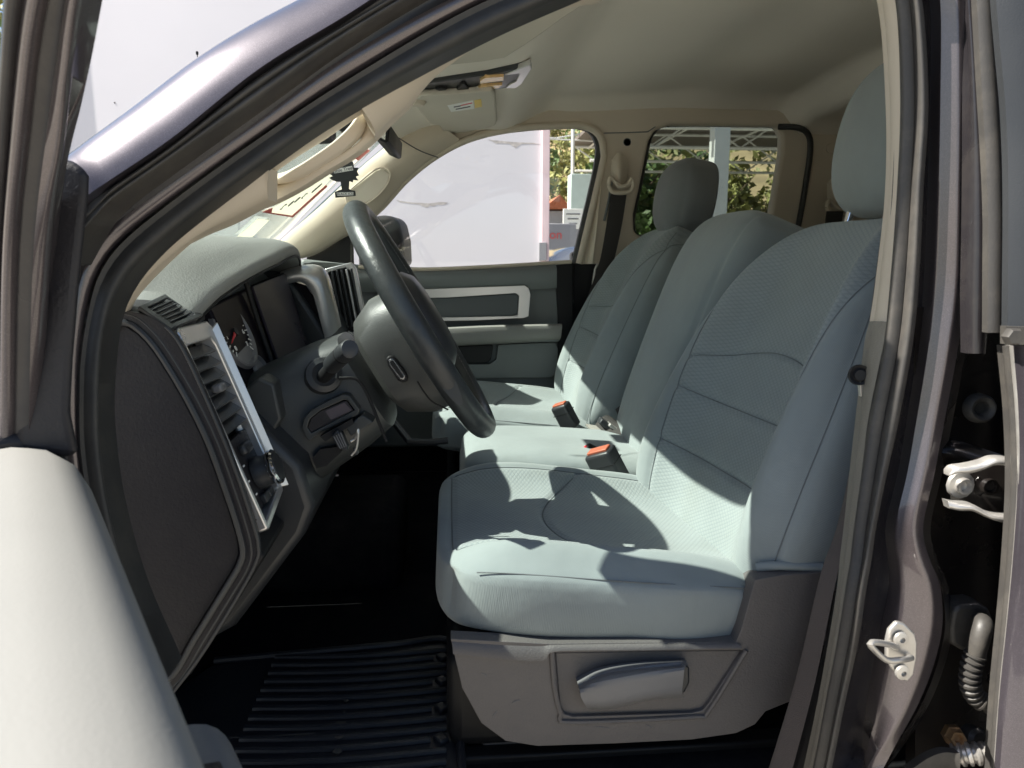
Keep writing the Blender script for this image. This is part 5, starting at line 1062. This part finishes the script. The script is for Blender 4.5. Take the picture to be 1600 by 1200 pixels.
# canopy with trusses and a white post
cp = empty('parking_canopy', (9, 17, 0), 'large open-sided canopy on white posts with steel roof trusses', 'canopy')
box('canopy_roof', (9.5, 17, 4.62), (12, 9, .10), M['canopyroof'], cp, bevel=.01)
pz = P(1121, 300, 12.8)
box('canopy_post', (pz.x, 12.8, 2.25), (.27, .27, 4.5), M['canopysteel'], cp, bevel=.01)
for x, y in ((15, 12.8), (4.5, 21), (15, 21)): box('canopy_post', (x, y, 2.25), (.25, .25, 4.5), M['canopysteel'], cp, bevel=.01)
box('fascia_beam', (9.5, 12.75, 4.43), (12, .12, .28), M['canopysteel'], cp, bevel=.01)
for yb in (14.2, 16.6, 19.0, 21.2):
    for zz in (3.85, 4.5): tube('truss_chord', [(3.6, yb, zz), (15.4, yb, zz)], .035, M['canopysteel'], cp, seg=8)
    for i in range(12):
        xa = 3.6 + i * .98; tube('truss_web', [(xa, yb, 3.85 if i % 2 else 4.5), (xa + .98, yb, 4.5 if i % 2 else 3.85)], .02, M['canopysteel'], cp, seg=6)
for i in range(7): tube('purlin', [(4 + i * 1.8, 12.8, 4.5), (4 + i * 1.8, 21.4, 4.5)], .03, M['canopysteel'], cp, seg=6)
# small grey building with red tiled roof
sb = empty('grey_building', (4.6, 21, 0), 'small grey building with a red tiled roof beside the trailer end', 'building')
a, b = P(852, 340, 22), P(884, 320, 22)
box('wall', ((a.x + b.x) / 2, 23, 1.35), (b.x - a.x, 2, 2.9), M['bldg'], sb, bevel=.01)
prism('roof', [V((a.x - .1, 21.8, 2.85)), V((b.x + .15, 21.8, 2.85)), V(((a.x + b.x) / 2 + .1, 21.8, 3.25))], (0, 2.4, 0), M['tile'], sb)
for i in range(2):
    w = box('window', (a.x + .25 + i * .32, 21.985, 2.1), (.2, .04, .5), M['white'], sb, bevel=.005); box('pane', (a.x + .25 + i * .32, 21.96, 2.1), (.15, .02, .43), M['screen'], w)
# grey hoarding with red lettering, pale board, white car
hd_ = empty('grey_sign_board', P(878, 378, 12), 'grey board with red lettering past the trailer end', 'sign')
c = P(873, 380, 12); box('panel', c, (.55, .06, .62), M['bldg'], hd_, bevel=.01); box('post', (c.x, 12.04, .5), (.08, .06, 1.2), M['canopysteel'], hd_)
text('lettering', 'on', P(868.5, 367, 11.96), .20, M['redink'], hd_, TR)
wb = empty('notice_board', P(893, 345, 16), 'white notice board standing right of the grey building', 'sign')
c = P(895, 342, 16); box('panel', c, (.42, .05, .42), M['white'], wb, bevel=.005); box('post', (c.x, 16.03, 1.0), (.06, .05, 2.1), M['canopysteel'], wb)
for k in range(3): box('print_line', (c.x, 15.97, c.z + .1 - k * .1), (.3 - .06 * k, .006, .025), M['ink'], wb)
tb = empty('pale_green_container', P(905, 300, 18), 'pale green container seen past the far door frame', 'container')
box('panel', P(907, 302, 18), (.55, .5, .85), mat('pale_green_paint', (.52, .62, .58), rough=.5), tb, bevel=.01)
box('frame', (P(907, 302, 18).x, 18, 1.1), (.5, .4, 2.2), M['bldg'], tb)
ut = empty('utility_pole', P(897, 240, 20), 'pale utility pole with two wires on the slope side', 'pole')
tube('pole', [(P(895, 300, 20).x, 20, 0), (P(895, 200, 20).x, 20, 6)], .05, M['canopysteel'], ut, seg=8)
tube('wire', [P(820, 214, 20), P(868, 216, 20), P(925, 206, 20)], .018, M['canopysteel'], ut, seg=6); tube('wire', [P(820, 216, 20.2), P(900, 219, 20.2), P(940, 221, 20.2)], .018, M['canopysteel'], ut, seg=6)
# white car parked beyond
wc = empty('white_car', (2.2, 7.2, 0), 'white car with sloping bonnet parked behind the trailer end', 'car')
q = P(852, 412, 6.4)
prf = [(q.x - .15, .35), (q.x - .15, 1.18), (q.x + .02, 1.36), (q.x + .18, 1.50), (q.x + .9, 1.56), (q.x + 1.6, 1.5), (q.x + 2.3, 1.10), (q.x + 3.3, 1.0), (q.x + 3.5, .85), (q.x + 3.5, .35)]
prism('body', [V((x, 6.4, z)) for x, z in prf], (0, 1.7, 0), M['carwhite'], wc, bevel=.06, bseg=4)
plate('side_window', [V((x, 6.392, z)) for x, z in [(q.x + .22, 1.12), (q.x + .30, 1.44), (q.x + .9, 1.49), (q.x + 1.5, 1.43), (q.x + 2.05, 1.10)]], [], (0, .01, 0), M['screen'], wc)
for xx in (q.x + .5, q.x + 2.8):
    w = lathe('wheel', (xx, 6.5, .34), (0, -1, 0), [(.01, -.1), (.30, -.1), (.34, -.06), (.34, .08), (.30, .11), (.20, .11), (.18, .09), (.01, .09)], M['rubber'], wc, seg=28); lathe('rim', (xx, 6.40, .34), (0, -1, 0), [(.01, .02), (.17, .012), (.19, 0)], M['silver'], w, seg=28)
for o in bpy.data.objects:
    for k in ('_base', 'x'):
        if k in o: del o[k]
